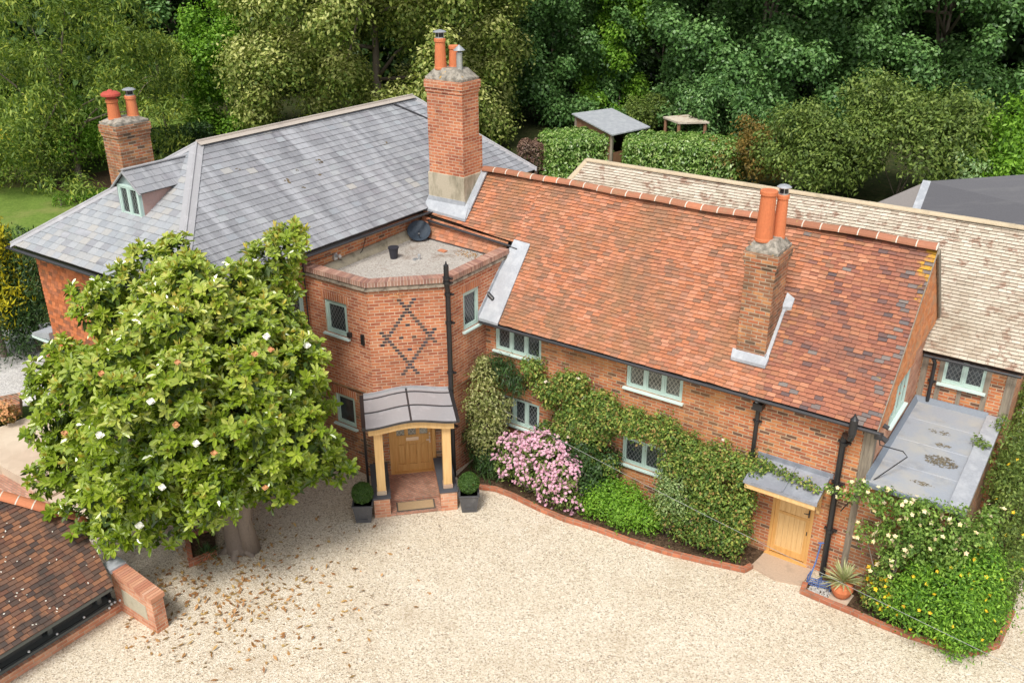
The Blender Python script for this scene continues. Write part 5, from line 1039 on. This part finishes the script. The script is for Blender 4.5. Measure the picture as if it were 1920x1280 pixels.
def rosettes(bl, n, per, ln, wd, tipshare=.2):
    P, d = blob_points(bl, n, .35, .55, .12, .5); k = P[:, 2] > .25; P, d = P[k], d[k]
    ax = unit(d*.7+np.array([.1, -.2, .75])+.35*RNGM.randn(len(P), 3)); a = unit(np.cross(ax, RNGM.randn(len(P), 3))); b = np.cross(ax, a); V, r = [], []
    base = RNGM.rand(len(P)); hb = np.clip((P[:, 2]-2)/6, 0, 1)
    for j in range(per):
        ph = 2*math.pi*j/per+RNGM.rand(len(P), 1)*.6; lift = .15+.75*RNGM.rand(len(P), 1)
        T = unit(a*np.cos(ph)+b*np.sin(ph)+ax*lift); Nn = unit(ax-T*(ax*T).sum(1, keepdims=True)); l_ = ln*(.7+.55*RNGM.rand(len(P), 1)); S_ = np.cross(T, Nn); w_ = l_*wd/ln
        p0 = P+T*.015; p1 = P+T*l_*.55; p2 = P+T*l_*1.0-ax*l_*.12; up = Nn*w_*.22
        q1 = P+T*l_*.32; q2_ = P+T*l_*.74-ax*l_*.05
        V.append(np.stack([p0, q1-S_*w_*.42+up, q2_-S_*w_*.45+up, p2], 1)); V.append(np.stack([p0, p2, q2_+S_*w_*.45+up, q1+S_*w_*.42+up], 1))
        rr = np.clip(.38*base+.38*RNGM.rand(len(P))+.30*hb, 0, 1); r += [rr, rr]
    return np.concatenate(V), np.concatenate(r), P, ax
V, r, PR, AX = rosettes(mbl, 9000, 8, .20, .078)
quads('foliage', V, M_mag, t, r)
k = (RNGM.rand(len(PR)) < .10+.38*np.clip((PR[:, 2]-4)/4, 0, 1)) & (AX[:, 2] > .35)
Pn, An = PR[k], AX[k]; V = []
for j in range(4):
    ph = j*1.57+RNGM.rand(len(Pn), 1); a = unit(np.cross(An, RNGM.randn(len(Pn), 3))); b = np.cross(An, a); T = unit(An+.35*(a*np.cos(ph)+b*np.sin(ph))); V.append(leaf_quads(Pn+An*.04, unit(np.cross(T, RNGM.randn(len(Pn), 3))), .18, .06, 0, along=T))
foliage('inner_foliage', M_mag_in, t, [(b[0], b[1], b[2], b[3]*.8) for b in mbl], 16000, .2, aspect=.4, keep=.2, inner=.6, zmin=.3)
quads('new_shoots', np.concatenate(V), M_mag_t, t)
def bloom(x, y, mt, s_, off=-3.6, nm='flower'):
    # find the foliage surface on this sight line
    d = ray(x, y); d /= np.linalg.norm(d); q = PR-CAM; tt = q @ d; dist = np.linalg.norm(q-tt[:, None]*d, axis=1); c_ = tt[dist < .3]
    p = CAM+d*((c_.min() if len(c_) else np.linalg.norm(mc-CAM))-.12)
    mb = MB(); ax = Vector(-d*.6+np.array([0, 0, .6])).normalized(); u_ = ax.orthogonal().normalized(); v_ = ax.cross(u_)
    for k in range(8):
        a_ = k*math.pi/4+R.uniform(-.15, .15); T = u_*math.cos(a_)+v_*math.sin(a_); S_ = ax.cross(T); l_ = s_*R.uniform(.8, 1.1); p_ = Vector(p); f_ = .9 if k % 2 else .4
        m1 = p_+T*l_*.5*1+ax*l_*.15*f_; tip = p_+T*l_*(.9 if k % 2 == 0 else .55)+ax*l_*(.25+.4*(k % 2)); mb.poly([p_, m1-S_*l_*.5+ax*l_*.12, tip, m1]); mb.poly([p_, m1, tip, m1+S_*l_*.5+ax*l_*.12])
    mb.build(nm, mt, t)
for x, y in ((500, 632), (283, 753), (187, 816), (368, 832), (304, 914), (262, 986), (575, 648), (54, 750)): bloom(x, y, M_white, .10)
for x, y in ((333, 680), (190, 700), (478, 664), (508, 656), (122, 812), (402, 850), (330, 797), (497, 914)): bloom(x, y, M_brown_fl, .085, nm='dead_flower')
# fallen leaves
P_ = []
rs = np.random.RandomState(3)
while len(P_) < 640:
    x, y = rs.normal(420, 135), rs.normal(1090, 75)
    if x < 235 or y < 945 or y > 1275 or x > 1150: continue
    if y < 1065 and x < 330: continue
    P_.append(at_z(x, y, .03))
P_ = np.array(P_); setp(quads('fallen_leaves', leaf_quads(P_, unit(np.array([0, 0, 1.])+.35*NR.randn(len(P_), 3)), .165*(.45+.7*NR.rand(len(P_))), .065, 0), M_dead, None), 'fallen brown magnolia leaves scattered over the pale gravel', 'fallen leaves', None, 'stuff')
P_ = []
for k in range(45): q = shp(R.uniform(0, 190), R.uniform(970, 1180)); P_.append(q+np.array([.01, 0, .035]))
P_ = np.array(P_); P_ = P_[(P_[:, 0] < -2.4)]; setp(quads('shed_roof_litter', leaf_quads(P_, unit(np.array([.4, 0, 1.])+.3*NR.randn(len(P_), 3)), .05, .03, 0), M_white, None), 'pale petals and specks scattered over the mossy shed roof', 'petals', None, 'stuff')

# ------------------------------------------------------------------ plants by the house
def fb(lst): return [tuple(map(float, q)) for q in lst]
bush('variegated_shrub', 'tall cream variegated shrub beside the tower downpipe', 'shrub', fb([(.62, -.85, 2.9, .35), (.7, -.9, 2.45, .42), (.9, -.85, 2.1, .42), (.55, -1.0, 2.1, .4), (1.05, -.8, 1.75, .36), (.8, -1.05, 1.55, .4), (.6, -1.1, 1.2, .33), (.95, -1.0, 1.1, .3), (.55, -.75, 3.25, .2), (.75, -1.1, .8, .28)]), M_var, 5200, .085, base=(.75, -.9, .0), aspect=.5)
bush('dark_fern_shrub', 'dark green feathery shrub between the tower and the lower cottage window', 'shrub', fb([(.5, -.35, 2.9, .4), (.95, -.3, 2.85, .42), (1.3, -.28, 2.65, .3), (1.15, -.5, .55, .45), (.7, -.9, .6, .5), (1.4, -.8, .5, .45), (1.0, -1.1, .45, .42), (.2, -.6, 1.6, .3), (.3, -.6, 1.0, .4), (2.1, -.3, 1.3, .3), (1.9, -.35, .6, .4)]), M_dark, 7500, .16, base=(.9, -.5, .0), aspect=.16, droop=.6)
rose1 = []
rs = random.Random(9)
for k in range(95):
    x = rs.uniform(1.75, 4.3); top = 3.3 if x < 3.7 else 3.0; z = rs.uniform(.9, top); 
    if .9 < z < 2.5 and x < 2.3: continue
    rose1.append((x, -.28-rs.uniform(0, .22), z, rs.uniform(.12, .3)))
t = bush('climbing_rose', 'tall climbing rose with blush flowers between the two upper cottage windows', 'climber', rose1, M_rose, 25000, .08, base=(3.0, -.3, 0), ysq=(-.05, .9), aspect=.62, jitter=.6, inner=.7)
blossoms('flowers', M_blush, t, rose1, 60, .06, sel=lambda P: NR.rand(len(P)) < .45)
rose2 = []
for k in range(95):
    x = rs.uniform(3.9, 8.3); top = 2.75-.02*(x-4); z = top-abs(rs.gauss(0, .28))-.1
    if x < 6.0 and z < 2.5: z = rs.uniform(2.5, 2.85)
    rose2.append((x, -.3-rs.uniform(0, .25), z, rs.uniform(.17, .3)))
for k in range(46): rose2.append((rs.uniform(6.05, 8.1), -.45-rs.uniform(0, .45), rs.uniform(.45, 2.5), rs.uniform(.22, .38)))
for k in range(9): rose2.append((8.2+.2*k*.8, -.35-.03*k, 2.62-.01*k*k*.1, .12))
for k in range(6): rose2.append((7.9+.1*rs.random(), -.55, 1.9-.25*k, .14))
t = bush('rambling_rose', 'rambling rose trained along the cottage wall towards the side door', 'climber', rose2, M_rose, 29000, .075, base=(6.8, -.35, 0), ysq=(-.05, 1.0), aspect=.62, jitter=.6, inner=.7)
blossoms('flowers', M_blush, t, rose2, 26, .06, sel=lambda P: NR.rand(len(P)) < .4)
bush('pale_leaf_shrub', 'pale sage leaved shrub arching in front of the two-light lower window', 'shrub', fb([(6.1, -.75, 1.7, .32), (6.25, -.85, 1.4, .36), (6.45, -.9, 1.75, .25), (6.15, -.95, 1.1, .3), (6.5, -1.0, 1.2, .28), (6.7, -.9, .95, .25)]), foliage_mat('sage_leaf', [(.10, .16, .06), (.18, .26, .10), (.28, .36, .16), (.38, .44, .2)]), 2600, .07, base=(6.1, -.8, 0))
bush('rose_bush', 'leafy rose bush with reddish shoots at the door end of the long bed', 'shrub', fb([(6.7, -.85, .6, .42), (7.15, -.85, .6, .42), (7.6, -.75, .55, .4), (7.4, -.85, 1.0, .4), (6.9, -.8, 1.1, .38), (7.9, -.6, .7, .35), (7.8, -.55, 1.2, .32), (8.0, -.5, 1.6, .22), (7.3, -.7, 1.5, .35), (7.9, -.8, .35, .25)]), foliage_mat('rose_bush_leaf', [(.03, .065, .014), (.06, .11, .02), (.10, .18, .03), (.17, .25, .05), (.24, .13, .05)]), 7500, .075, base=(7.4, -.7, 0), aspect=.5)
pk = fb([(1.73, -1.05, 1.05, .4), (2.18, -1.0, 1.2, .42), (2.58, -.95, 1.3, .42), (2.98, -1.0, 1.15, .42), (3.38, -1.05, .95, .4), (1.88, -1.15, .7, .42), (2.48, -1.2, .75, .45), (3.08, -1.25, .6, .42), (3.58, -1.3, .45, .32), (1.58, -1.1, .6, .32), (2.68, -.9, 1.55, .25)])
t = bush('pink_flowering_shrub', 'rounded shrub covered in pink and white blossom by the curved brick edging', 'shrub', pk, M_oliv, 6000, .08, base=(2.2, -1.1, 0))
blossoms('flowers', M_pink, t, pk, 330, .048, petals=5, lump=5, spread=.07, up=1.0)
bush('back_shrub', 'dark leafy shrub behind the pink blossom under the climbing rose', 'shrub', fb([(3.4, -.55, .8, .5), (3.8, -.6, .7, .5), (3.6, -.5, 1.3, .45), (4.2, -.6, .6, .42), (3.0, -.5, 1.2, .4), (2.6, -.45, 1.0, .4), (4.25, -.3, 1.3, .3)]), M_dark, 6500, .09, base=(3.6, -.5, 0))
bush('bright_green_bush', 'low bright green bush beneath the two-light lower window', 'shrub', fb([(4.35, -.95, .45, .42), (4.8, -.95, .5, .45), (5.3, -.9, .5, .45), (5.7, -.9, .4, .4), (4.6, -.8, .75, .35), (5.1, -.8, .78, .35), (4.2, -1.1, .3, .3), (5.1, -1.1, .35, .35)]), M_brt, 8500, .075, base=(4.9, -.9, 0))
yr = []
for k in range(40):
    x = rs.uniform(10.35, 12.5); z = rs.uniform(1.7, 3.05) if rs.random() < .75 else rs.uniform(.7, 1.8)
    if z < 1.8 and x > 11.5: z += .9
    if z < 1.9 and x < 11.0: x += .7
    yr.append((x, -.5-rs.uniform(0, .3), z-.25*(x < 10.7), rs.uniform(.15, .27)))
for k in range(6): yr.append((10.3-.12*k, -.5, 2.55+.02*k, .09))
for k in range(10): yr.append((12.4+rs.uniform(0, .5), -.4+rs.uniform(-.1, .8), rs.uniform(2.1, 2.9), .2))
t = bush('yellow_rose', 'climbing rose with cream and yellow flowers along the flat roof edge', 'climber', yr, foliage_mat('fresh_rose_leaf', [(.05, .10, .02), (.10, .18, .03), (.16, .26, .05), (.24, .34, .08)]), 7200, .08, base=(11.3, -.5, 0), aspect=.6)
blossoms('flowers', M_cream, t, yr, 170, .058)
hy = fb([(11.7, -.75, .7, .5), (12.2, -.9, .8, .6), (12.8, -.8, .85, .65), (13.1, -.45, .8, .55), (12.4, -.6, 1.35, .55), (12.9, -.35, 1.45, .5), (13.1, .05, 1.2, .45), (13.3, .2, .6, .4), (12.0, -.5, 1.3, .42), (12.9, -1.05, .45, .42), (11.4, -.7, .4, .35), (13.2, -.7, .35, .3), (12.5, -.3, 1.75, .38), (13.0, .2, 1.7, .35)])
t = bush('yellow_flowering_bush', 'big green bush dotted with yellow flowers at the bottom right corner', 'shrub', hy, M_hyp, 24000, .085, base=(12.6, -.5, 0), aspect=.38)
blossoms('flowers', M_yel, t, hy, 115, .045, up=.5, sel=lambda P: (NR.rand(len(P)) < .75))
bush('orange_flower_clump', 'small clump with orange and yellow flowers beneath the cream rose', 'flowers', fb([(11.1, -.75, .45, .3), (11.35, -.8, .7, .28), (11.2, -.6, .95, .25)]), M_rose, 1300, .07, base=(11.2, -.7, 0))
blossoms('flowers', M_yel, bpy.data.objects['orange_flower_clump'], fb([(11.1, -.75, .45, .32), (11.35, -.8, .7, .3), (11.2, -.6, .95, .28)]), 26, .06)
bk = []
for k in range(80):
    y_ = rs.uniform(.4, 9.5); bk.append((12.75+rs.uniform(0, .9)-.03*y_, y_, rs.uniform(.5, 2.9)-.35*(y_ < 1.5), rs.uniform(.3, .5)))
for k in range(5): bk.append((12.3-.05*k, 2.4+.05*k, 3.12, .12))
for k in range(4): bk.append((12.45, 3.5+.12*k, 3.15, .16))
t = bush('ivy_hedge', 'dense green hedge growing up against the flat roofed extension', 'hedge', bk, M_oliv, 26000, .085, base=(13.0, 4, 0)); blossoms('flowers', M_yel, t, [b for b in bk if b[1] < 3], 26, .05)
# cable
mb = MB(); a = np.array((.55, -.6, 2.0)); b = at_z(1990, 1292, 3.0); mb.tube([a+(b-a)*k/12-np.array([0, 0, .10*math.sin(math.pi*k/12)]) for k in range(13)], .0045, 5); setp(mb.build('overhead_cable', rnd_mat('cable_grey', [(.30, .30, .29), (.33, .33, .32)], bmp=0)), 'thin grey cable strung across the front of the cottage beds', 'cable')

# ------------------------------------------------------------------ left garden
def yew(x, y, h, r_, nm, lb, mt, tip=None):
    t = thing(nm, lb, 'conifer', (x, y, 0)); bl = [(x+R.uniform(-.2, .2)*r_, y+R.uniform(-.2, .2)*r_, h*k/7, r_*(1-.35*(k/7)**2)) for k in range(1, 7)]+[(x+r_*.5*math.cos(a), y+r_*.5*math.sin(a), R.uniform(.25, .8)*h, r_*.55) for a in [j*.9 for j in range(7)]]
    mb = MB(); mb.tube([(x, y, -.1), (x, y, h*.8)], [.14, .04], 8); mb.build('trunk', M_bark, t)
    foliage('crown', mt, t, bl, 9000, .16, aspect=.25, droop=-.5, up=.2)
    if tip: foliage('golden_tips', tip, t, [(b[0], b[1], b[2]+.15, b[3]*1.05) for b in bl[2:6]], 7000, .2, aspect=.35, droop=-.5, up=1.4)
p = at_z(60, 668); yew(p[0]-.3, p[1]+.5, 4.3, 1.05, 'yew_tree', 'dark green columnar yew against the tile hung slate wing', M_dark)
p = at_z(0, 690); yew(p[0]-.8, p[1]+.6, 4.6, 1.2, 'golden_yew', 'columnar yew with golden yellow tips at the left edge', M_dark, M_gold)
def hedge(nm, lb, pts, w_, h_, mt, n, size, cat='hedge', aspect=.5):
    bl = []; pts = [np.array(p[:2]) for p in pts]
    for a, b in zip(pts, pts[1:]):
        l_ = np.linalg.norm(b-a); k_ = max(1, int(l_/.55)); nn = np.array([-(b-a)[1], (b-a)[0]])/l_
        for k in range(k_+1):
            c = a+(b-a)*k/k_
            for o_ in (-.32, 0, .32):
                for z in np.arange(.4, h_-.2, .6): bl.append((c[0]+nn[0]*o_*w_, c[1]+nn[1]*o_*w_, float(min(z, h_-.42)), .42+.06*R.random()))
                bl.append((c[0]+nn[0]*o_*w_, c[1]+nn[1]*o_*w_, h_-.40, .42))
    t = thing(nm, lb, cat, (*pts[0], 0)); mb = MB()
    for k in range(0, len(bl), max(1, len(bl)//8)): mb.tube([(bl[k][0], bl[k][1], -.05), (bl[k][0], bl[k][1], h_*.6)], .04, 5)
    mb.build('stem', M_bark, t); foliage('foliage', mt, t, bl, n, size, aspect=aspect, jitter=.05, inner=.1, keep=.8, rndm=.5, up=.5); return t
hedge('laurel_hedge', 'clipped laurel hedge right of the small grey roofed shed', [at_z(1180, 338), at_z(1290, 342), at_z(1375, 352)], 3.2, 2.7, M_hedge, 30000, .18)
hedge('laurel_hedge', 'clipped laurel hedge left of the small grey roofed shed', [at_z(1035, 335), at_z(1122, 328)], 3.2, 2.7, M_hedge, 18000, .18)
hedge('copper_beech_hedge', 'small clipped purple beech hedge at the end of the slate roof', [at_z(985, 325), at_z(1030, 326)], 1.2, 2.0, M_purple, 4500, .16)
hedge('low_garden_hedge', 'dark clipped hedge behind the left chimney', [at_z(225, 292), at_z(300, 285), at_z(385, 270)], 1.6, 1.5, M_dark, 7000, .2)
hedge('far_garden_hedge', 'long dark hedge across the far garden at top left', [at_z(165, 165), at_z(240, 160), at_z(330, 158)], 3, 2.2, M_syc, 9000, .35)
hedge('ground_cover_bed', 'low mat of green ground cover beside the lawn', [at_z(115, 382), at_z(170, 376), at_z(215, 374)], 1.5, .55, M_brt, 4000, .1, 'plant')
hedge('border_hedge', 'dark low hedge at the far left behind the lawn', [at_z(-60, 318), at_z(60, 300), at_z(140, 300)], 1.6, 1.3, M_dark, 7000, .2)
lb_ = [at_z(x, y) for x, y in ((15, 290), (45, 287), (75, 280), (0, 300))]
t = bush('lily_clump', 'patch of orange yellow lilies on the far left border', 'flowers', [(p[0], p[1], .5, .8) for p in lb_], M_brt, 2500, .2, base=tuple(lb_[0])); blossoms('flowers', M_yel, t, [(p[0], p[1], .7, .85) for p in lb_], 260, .14)
def pt(x, y): p = at_z(x, y); return (float(p[0]), float(p[1]))
for x, y, h_, r_, mt, nm, lb, n, sz, sd_ in ((45, 345, 4.2, 3.4, M_ash, 'laurel_bush', 'loose spreading green bush by the lawn at far left', 14000, .2, 3), (140, 325, 4.0, 2.8, M_brt, 'laurel_bush', 'spreading green bush just left of the left chimney', 12000, .2, 4), (185, 300, 3.0, 1.8, M_oliv, 'garden_shrub', 'darker shrub behind the left chimney stack', 5000, .2, 5)):
    c = pt(x, y); bush(nm, lb, 'shrub', ell_blobs((c[0], c[1], h_*.5), (r_, r_, h_*.5), 16, r_*.3, r_*.5, .4, -.4, sd_), mt, n, sz, base=(*c, 0), aspect=.4)

# ------------------------------------------------------------------ trees behind
def tr(px_, py_, h, rad, mt, n, size, nm, lb, dist=None, **kw):
    kw.setdefault('group', 'trees behind the house'); c = pt(px_, py_); return tree(nm, lb, 'tree', c, h, rad, mt, n, size, **kw)
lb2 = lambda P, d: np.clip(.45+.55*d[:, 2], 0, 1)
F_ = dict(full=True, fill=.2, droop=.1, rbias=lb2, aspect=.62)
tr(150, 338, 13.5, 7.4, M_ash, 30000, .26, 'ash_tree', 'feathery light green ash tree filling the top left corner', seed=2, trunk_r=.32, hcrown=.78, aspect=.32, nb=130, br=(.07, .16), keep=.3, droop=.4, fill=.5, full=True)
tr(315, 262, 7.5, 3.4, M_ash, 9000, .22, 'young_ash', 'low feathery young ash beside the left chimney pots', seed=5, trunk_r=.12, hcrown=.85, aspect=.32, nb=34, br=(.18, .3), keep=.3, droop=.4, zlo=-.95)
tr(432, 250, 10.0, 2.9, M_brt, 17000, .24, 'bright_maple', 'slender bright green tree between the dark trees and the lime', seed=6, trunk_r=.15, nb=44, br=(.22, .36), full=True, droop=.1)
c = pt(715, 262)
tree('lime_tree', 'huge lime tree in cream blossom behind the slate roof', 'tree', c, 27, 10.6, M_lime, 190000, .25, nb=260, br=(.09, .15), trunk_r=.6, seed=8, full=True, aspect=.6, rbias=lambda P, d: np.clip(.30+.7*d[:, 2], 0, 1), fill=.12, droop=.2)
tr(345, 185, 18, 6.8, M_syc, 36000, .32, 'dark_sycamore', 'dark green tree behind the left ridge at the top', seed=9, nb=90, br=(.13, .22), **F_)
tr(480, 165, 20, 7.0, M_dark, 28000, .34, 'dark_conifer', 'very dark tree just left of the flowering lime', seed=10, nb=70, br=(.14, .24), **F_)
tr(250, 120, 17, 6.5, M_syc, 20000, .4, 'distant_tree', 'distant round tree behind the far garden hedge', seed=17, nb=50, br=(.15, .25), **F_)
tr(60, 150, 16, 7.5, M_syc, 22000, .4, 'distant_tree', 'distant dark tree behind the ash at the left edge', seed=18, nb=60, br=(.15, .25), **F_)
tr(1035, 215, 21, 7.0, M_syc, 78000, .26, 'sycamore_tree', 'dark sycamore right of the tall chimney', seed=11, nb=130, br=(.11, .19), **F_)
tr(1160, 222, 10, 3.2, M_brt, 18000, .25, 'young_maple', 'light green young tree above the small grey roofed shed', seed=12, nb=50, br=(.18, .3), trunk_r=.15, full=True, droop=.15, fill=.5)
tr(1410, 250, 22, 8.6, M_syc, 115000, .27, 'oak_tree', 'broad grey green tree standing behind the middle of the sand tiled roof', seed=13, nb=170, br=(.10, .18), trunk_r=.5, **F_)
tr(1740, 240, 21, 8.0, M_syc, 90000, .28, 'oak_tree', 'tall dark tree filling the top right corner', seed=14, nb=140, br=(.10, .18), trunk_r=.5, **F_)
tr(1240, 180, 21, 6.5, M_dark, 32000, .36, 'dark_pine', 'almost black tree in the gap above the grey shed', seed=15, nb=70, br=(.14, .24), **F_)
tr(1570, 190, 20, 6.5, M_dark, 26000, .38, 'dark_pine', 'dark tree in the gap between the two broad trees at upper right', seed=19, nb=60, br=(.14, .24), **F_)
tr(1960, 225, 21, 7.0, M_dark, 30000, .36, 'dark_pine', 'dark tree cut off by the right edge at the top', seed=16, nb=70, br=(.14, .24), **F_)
for x, y, h_, r_, mt, nm, lb, n, sz, sd_ in (
    (1340, 296, 4.6, 2.7, M_syc, 'holly_bush', 'rounded green bush just behind the right end of the laurel hedge', 12000, .24, 21),
    (1415, 358, 3.4, 2.1, M_rust, 'russet_shrub', 'brownish russet shrub behind the laurel hedge end', 6000, .18, 22),
    (1510, 372, 4.4, 3.0, M_oliv, 'olive_bush', 'wide olive green bush left of the tall back shrubs', 16000, .2, 23),
    (1680, 378, 6.4, 3.8, M_oliv, 'olive_bush', 'tallest olive green bush behind the sand tiled roof', 22000, .22, 24),
    (1795, 400, 3.6, 1.6, foliage_mat('grey_leaf', [(.09, .17, .05), (.16, .27, .10), (.26, .38, .18), (.36, .46, .26)]), 'pale sapling', 'pale grey green sapling above the dark felt roof', 4500, .2, 25),
    (1880, 395, 5.4, 2.9, M_brt, 'cherry_laurel', 'bright green laurel at the right edge above the dark felt roof', 14000, .24, 26),
    (1212, 250, 2.6, 1.8, M_oliv, 'round_shrub', 'low round shrub behind the small grey roofed shed', 7000, .2, 27),
    (1130, 282, 2.4, 1.6, M_syc, 'under_shrub', 'dark shrub hidden behind the left laurel hedge', 3000, .2, 28)):
    c = pt(x, y); bush(nm.replace(' ', '_'), lb, 'shrub', ell_blobs((c[0], c[1], h_*.5), (r_, r_, h_*.55), 30, r_*.22, r_*.36, .45, -.5, sd_), mt, n, sz, base=(*c, 0), aspect=.5)
# far wood
wb = []
rs = random.Random(77)
for k in range(260):
    a = rs.uniform(-.95, .62); dd = rs.uniform(82, 96); x = CAM[0]+math.sin(a+YAW*.75)*dd; y_ = CAM[1]+math.cos(a+YAW*.75)*dd
    for z in (rs.uniform(1, 6), rs.uniform(5, 12), rs.uniform(10, 19)): wb.append((x+rs.uniform(-2, 2), y_+rs.uniform(-2, 2), z, rs.uniform(2.2, 3.6)))
o = quads('woodland', leaf_quads(*(lambda P, d: (P, unit(d+.8*NR.randn(len(P), 3)), .9, .6))(*blob_points(wb, 90000, .3, .3, .1, .5))), M_dark, None); setp(o, 'dark wood closing the view far behind the house', 'woodland', None, 'stuff')
# grey roofed shed in the back garden
t = thing('log_store', 'small brown timber shed with sloping pale grey metal roof between the hedges', 'shed', at_z(1150, 300))
R4 = [at_z(x, y, z) for x, y, z in ((1072, 215, 3.15), (1148, 255, 2.75), (1219, 240, 2.75), (1147, 205, 3.15))]
up_ = np.array([0, 0, .07]); mb = MB(); mb.hull8([*R4, *[p+up_ for p in R4]]); mb.build('roof', M_lead, t)
cc = sum(R4)/4; inn = [cc+(p-cc)*.88 for p in R4]
mb = MB()
for k in range(4): a, b = inn[k], inn[(k+1) % 4]; 
for k in (0, 3, 2): a, b = inn[k], inn[(k+1) % 4]; mb.poly([(a[0], a[1], 0), (b[0], b[1], 0), (b[0], b[1], b[2]), (a[0], a[1], a[2])])
a, b = inn[1], inn[0]+0; mid = inn[1]+(inn[2]-inn[1])*.45; mb.poly([(inn[1][0], inn[1][1], 0), (mid[0], mid[1], 0), (mid[0], mid[1], 1.7), (inn[1][0], inn[1][1], 1.7)]); mb.build('wall', M_timber_r, t)
mb = MB()
for p in inn: mb.bar((p[0], p[1], 0), (p[0], p[1], p[2]), .14, .14, up=(0, 1, 0))
mb.build('post', M_timber, t)
t = thing('pergola', 'brown timber shelter with pale felt roof half hidden behind the round bush', 'shelter', at_z(1265, 262))
R4 = [at_z(x, y, 2.6) for x, y in ((1243, 222), (1272, 233), (1330, 232), (1290, 218))]; mb = MB(); mb.hull8([*R4, *[p+up_*1.5 for p in R4]]); mb.build('roof', M_beige, t); mb = MB(); cc = sum(R4)/4
for p in [cc+(q-cc)*.85 for q in R4]: mb.bar((p[0], p[1], 0), (p[0], p[1], 2.6), .16, .16, up=(0, 1, 0))
mb.build('post', M_timber_r, t)
# dark felt roofed outbuilding
t = thing('felt_roofed_outbuilding', 'outbuilding with dark felt hipped roof beyond the sand tiled ridge', 'outbuilding', (9, 20, 0))
K0, K1, K2, K3 = at_z(1640, 382, 3.4), at_z(1738, 340, 4.5), at_z(2100, 425, 4.5), at_z(2060, 520, 3.0); Kb = K0+(at_z(1738, 340, 3.4)-K0)*1.6
Kf = at_z(1700, 440, 3.0)
mb = MB(); mb.poly([Kf, K3, K2, K1], 0); mb.poly([K0, Kf, K1], 1); mb.poly([K0, K1, K2, K2+(K1-Kf)], 0); a_, b_ = K1, Kf
mb.bar(K1+np.array([0, 0, .02]), Kf+np.array([0, 0, .02]), .3, .03, m=2); mb.build('roof', [M_felt, rnd_mat('grey_felt_side', [(.24, .22, .21), (.26, .24, .23)]), M_lead], t)
mb = MB()
for a, b in ((K0, Kf), (Kf, K3)): mb.poly([(a[0], a[1], 0), (b[0], b[1], 0), (b[0], b[1], b[2]), (a[0], a[1], a[2])])
mb.build('wall', M_timber_r, t)
mb = MB(); p = at_z(1822, 409, 4.6) if False else (K1+(K3-K1)*.0); 
print('faces', sum(len(m.polygons) for m in bpy.data.meshes))
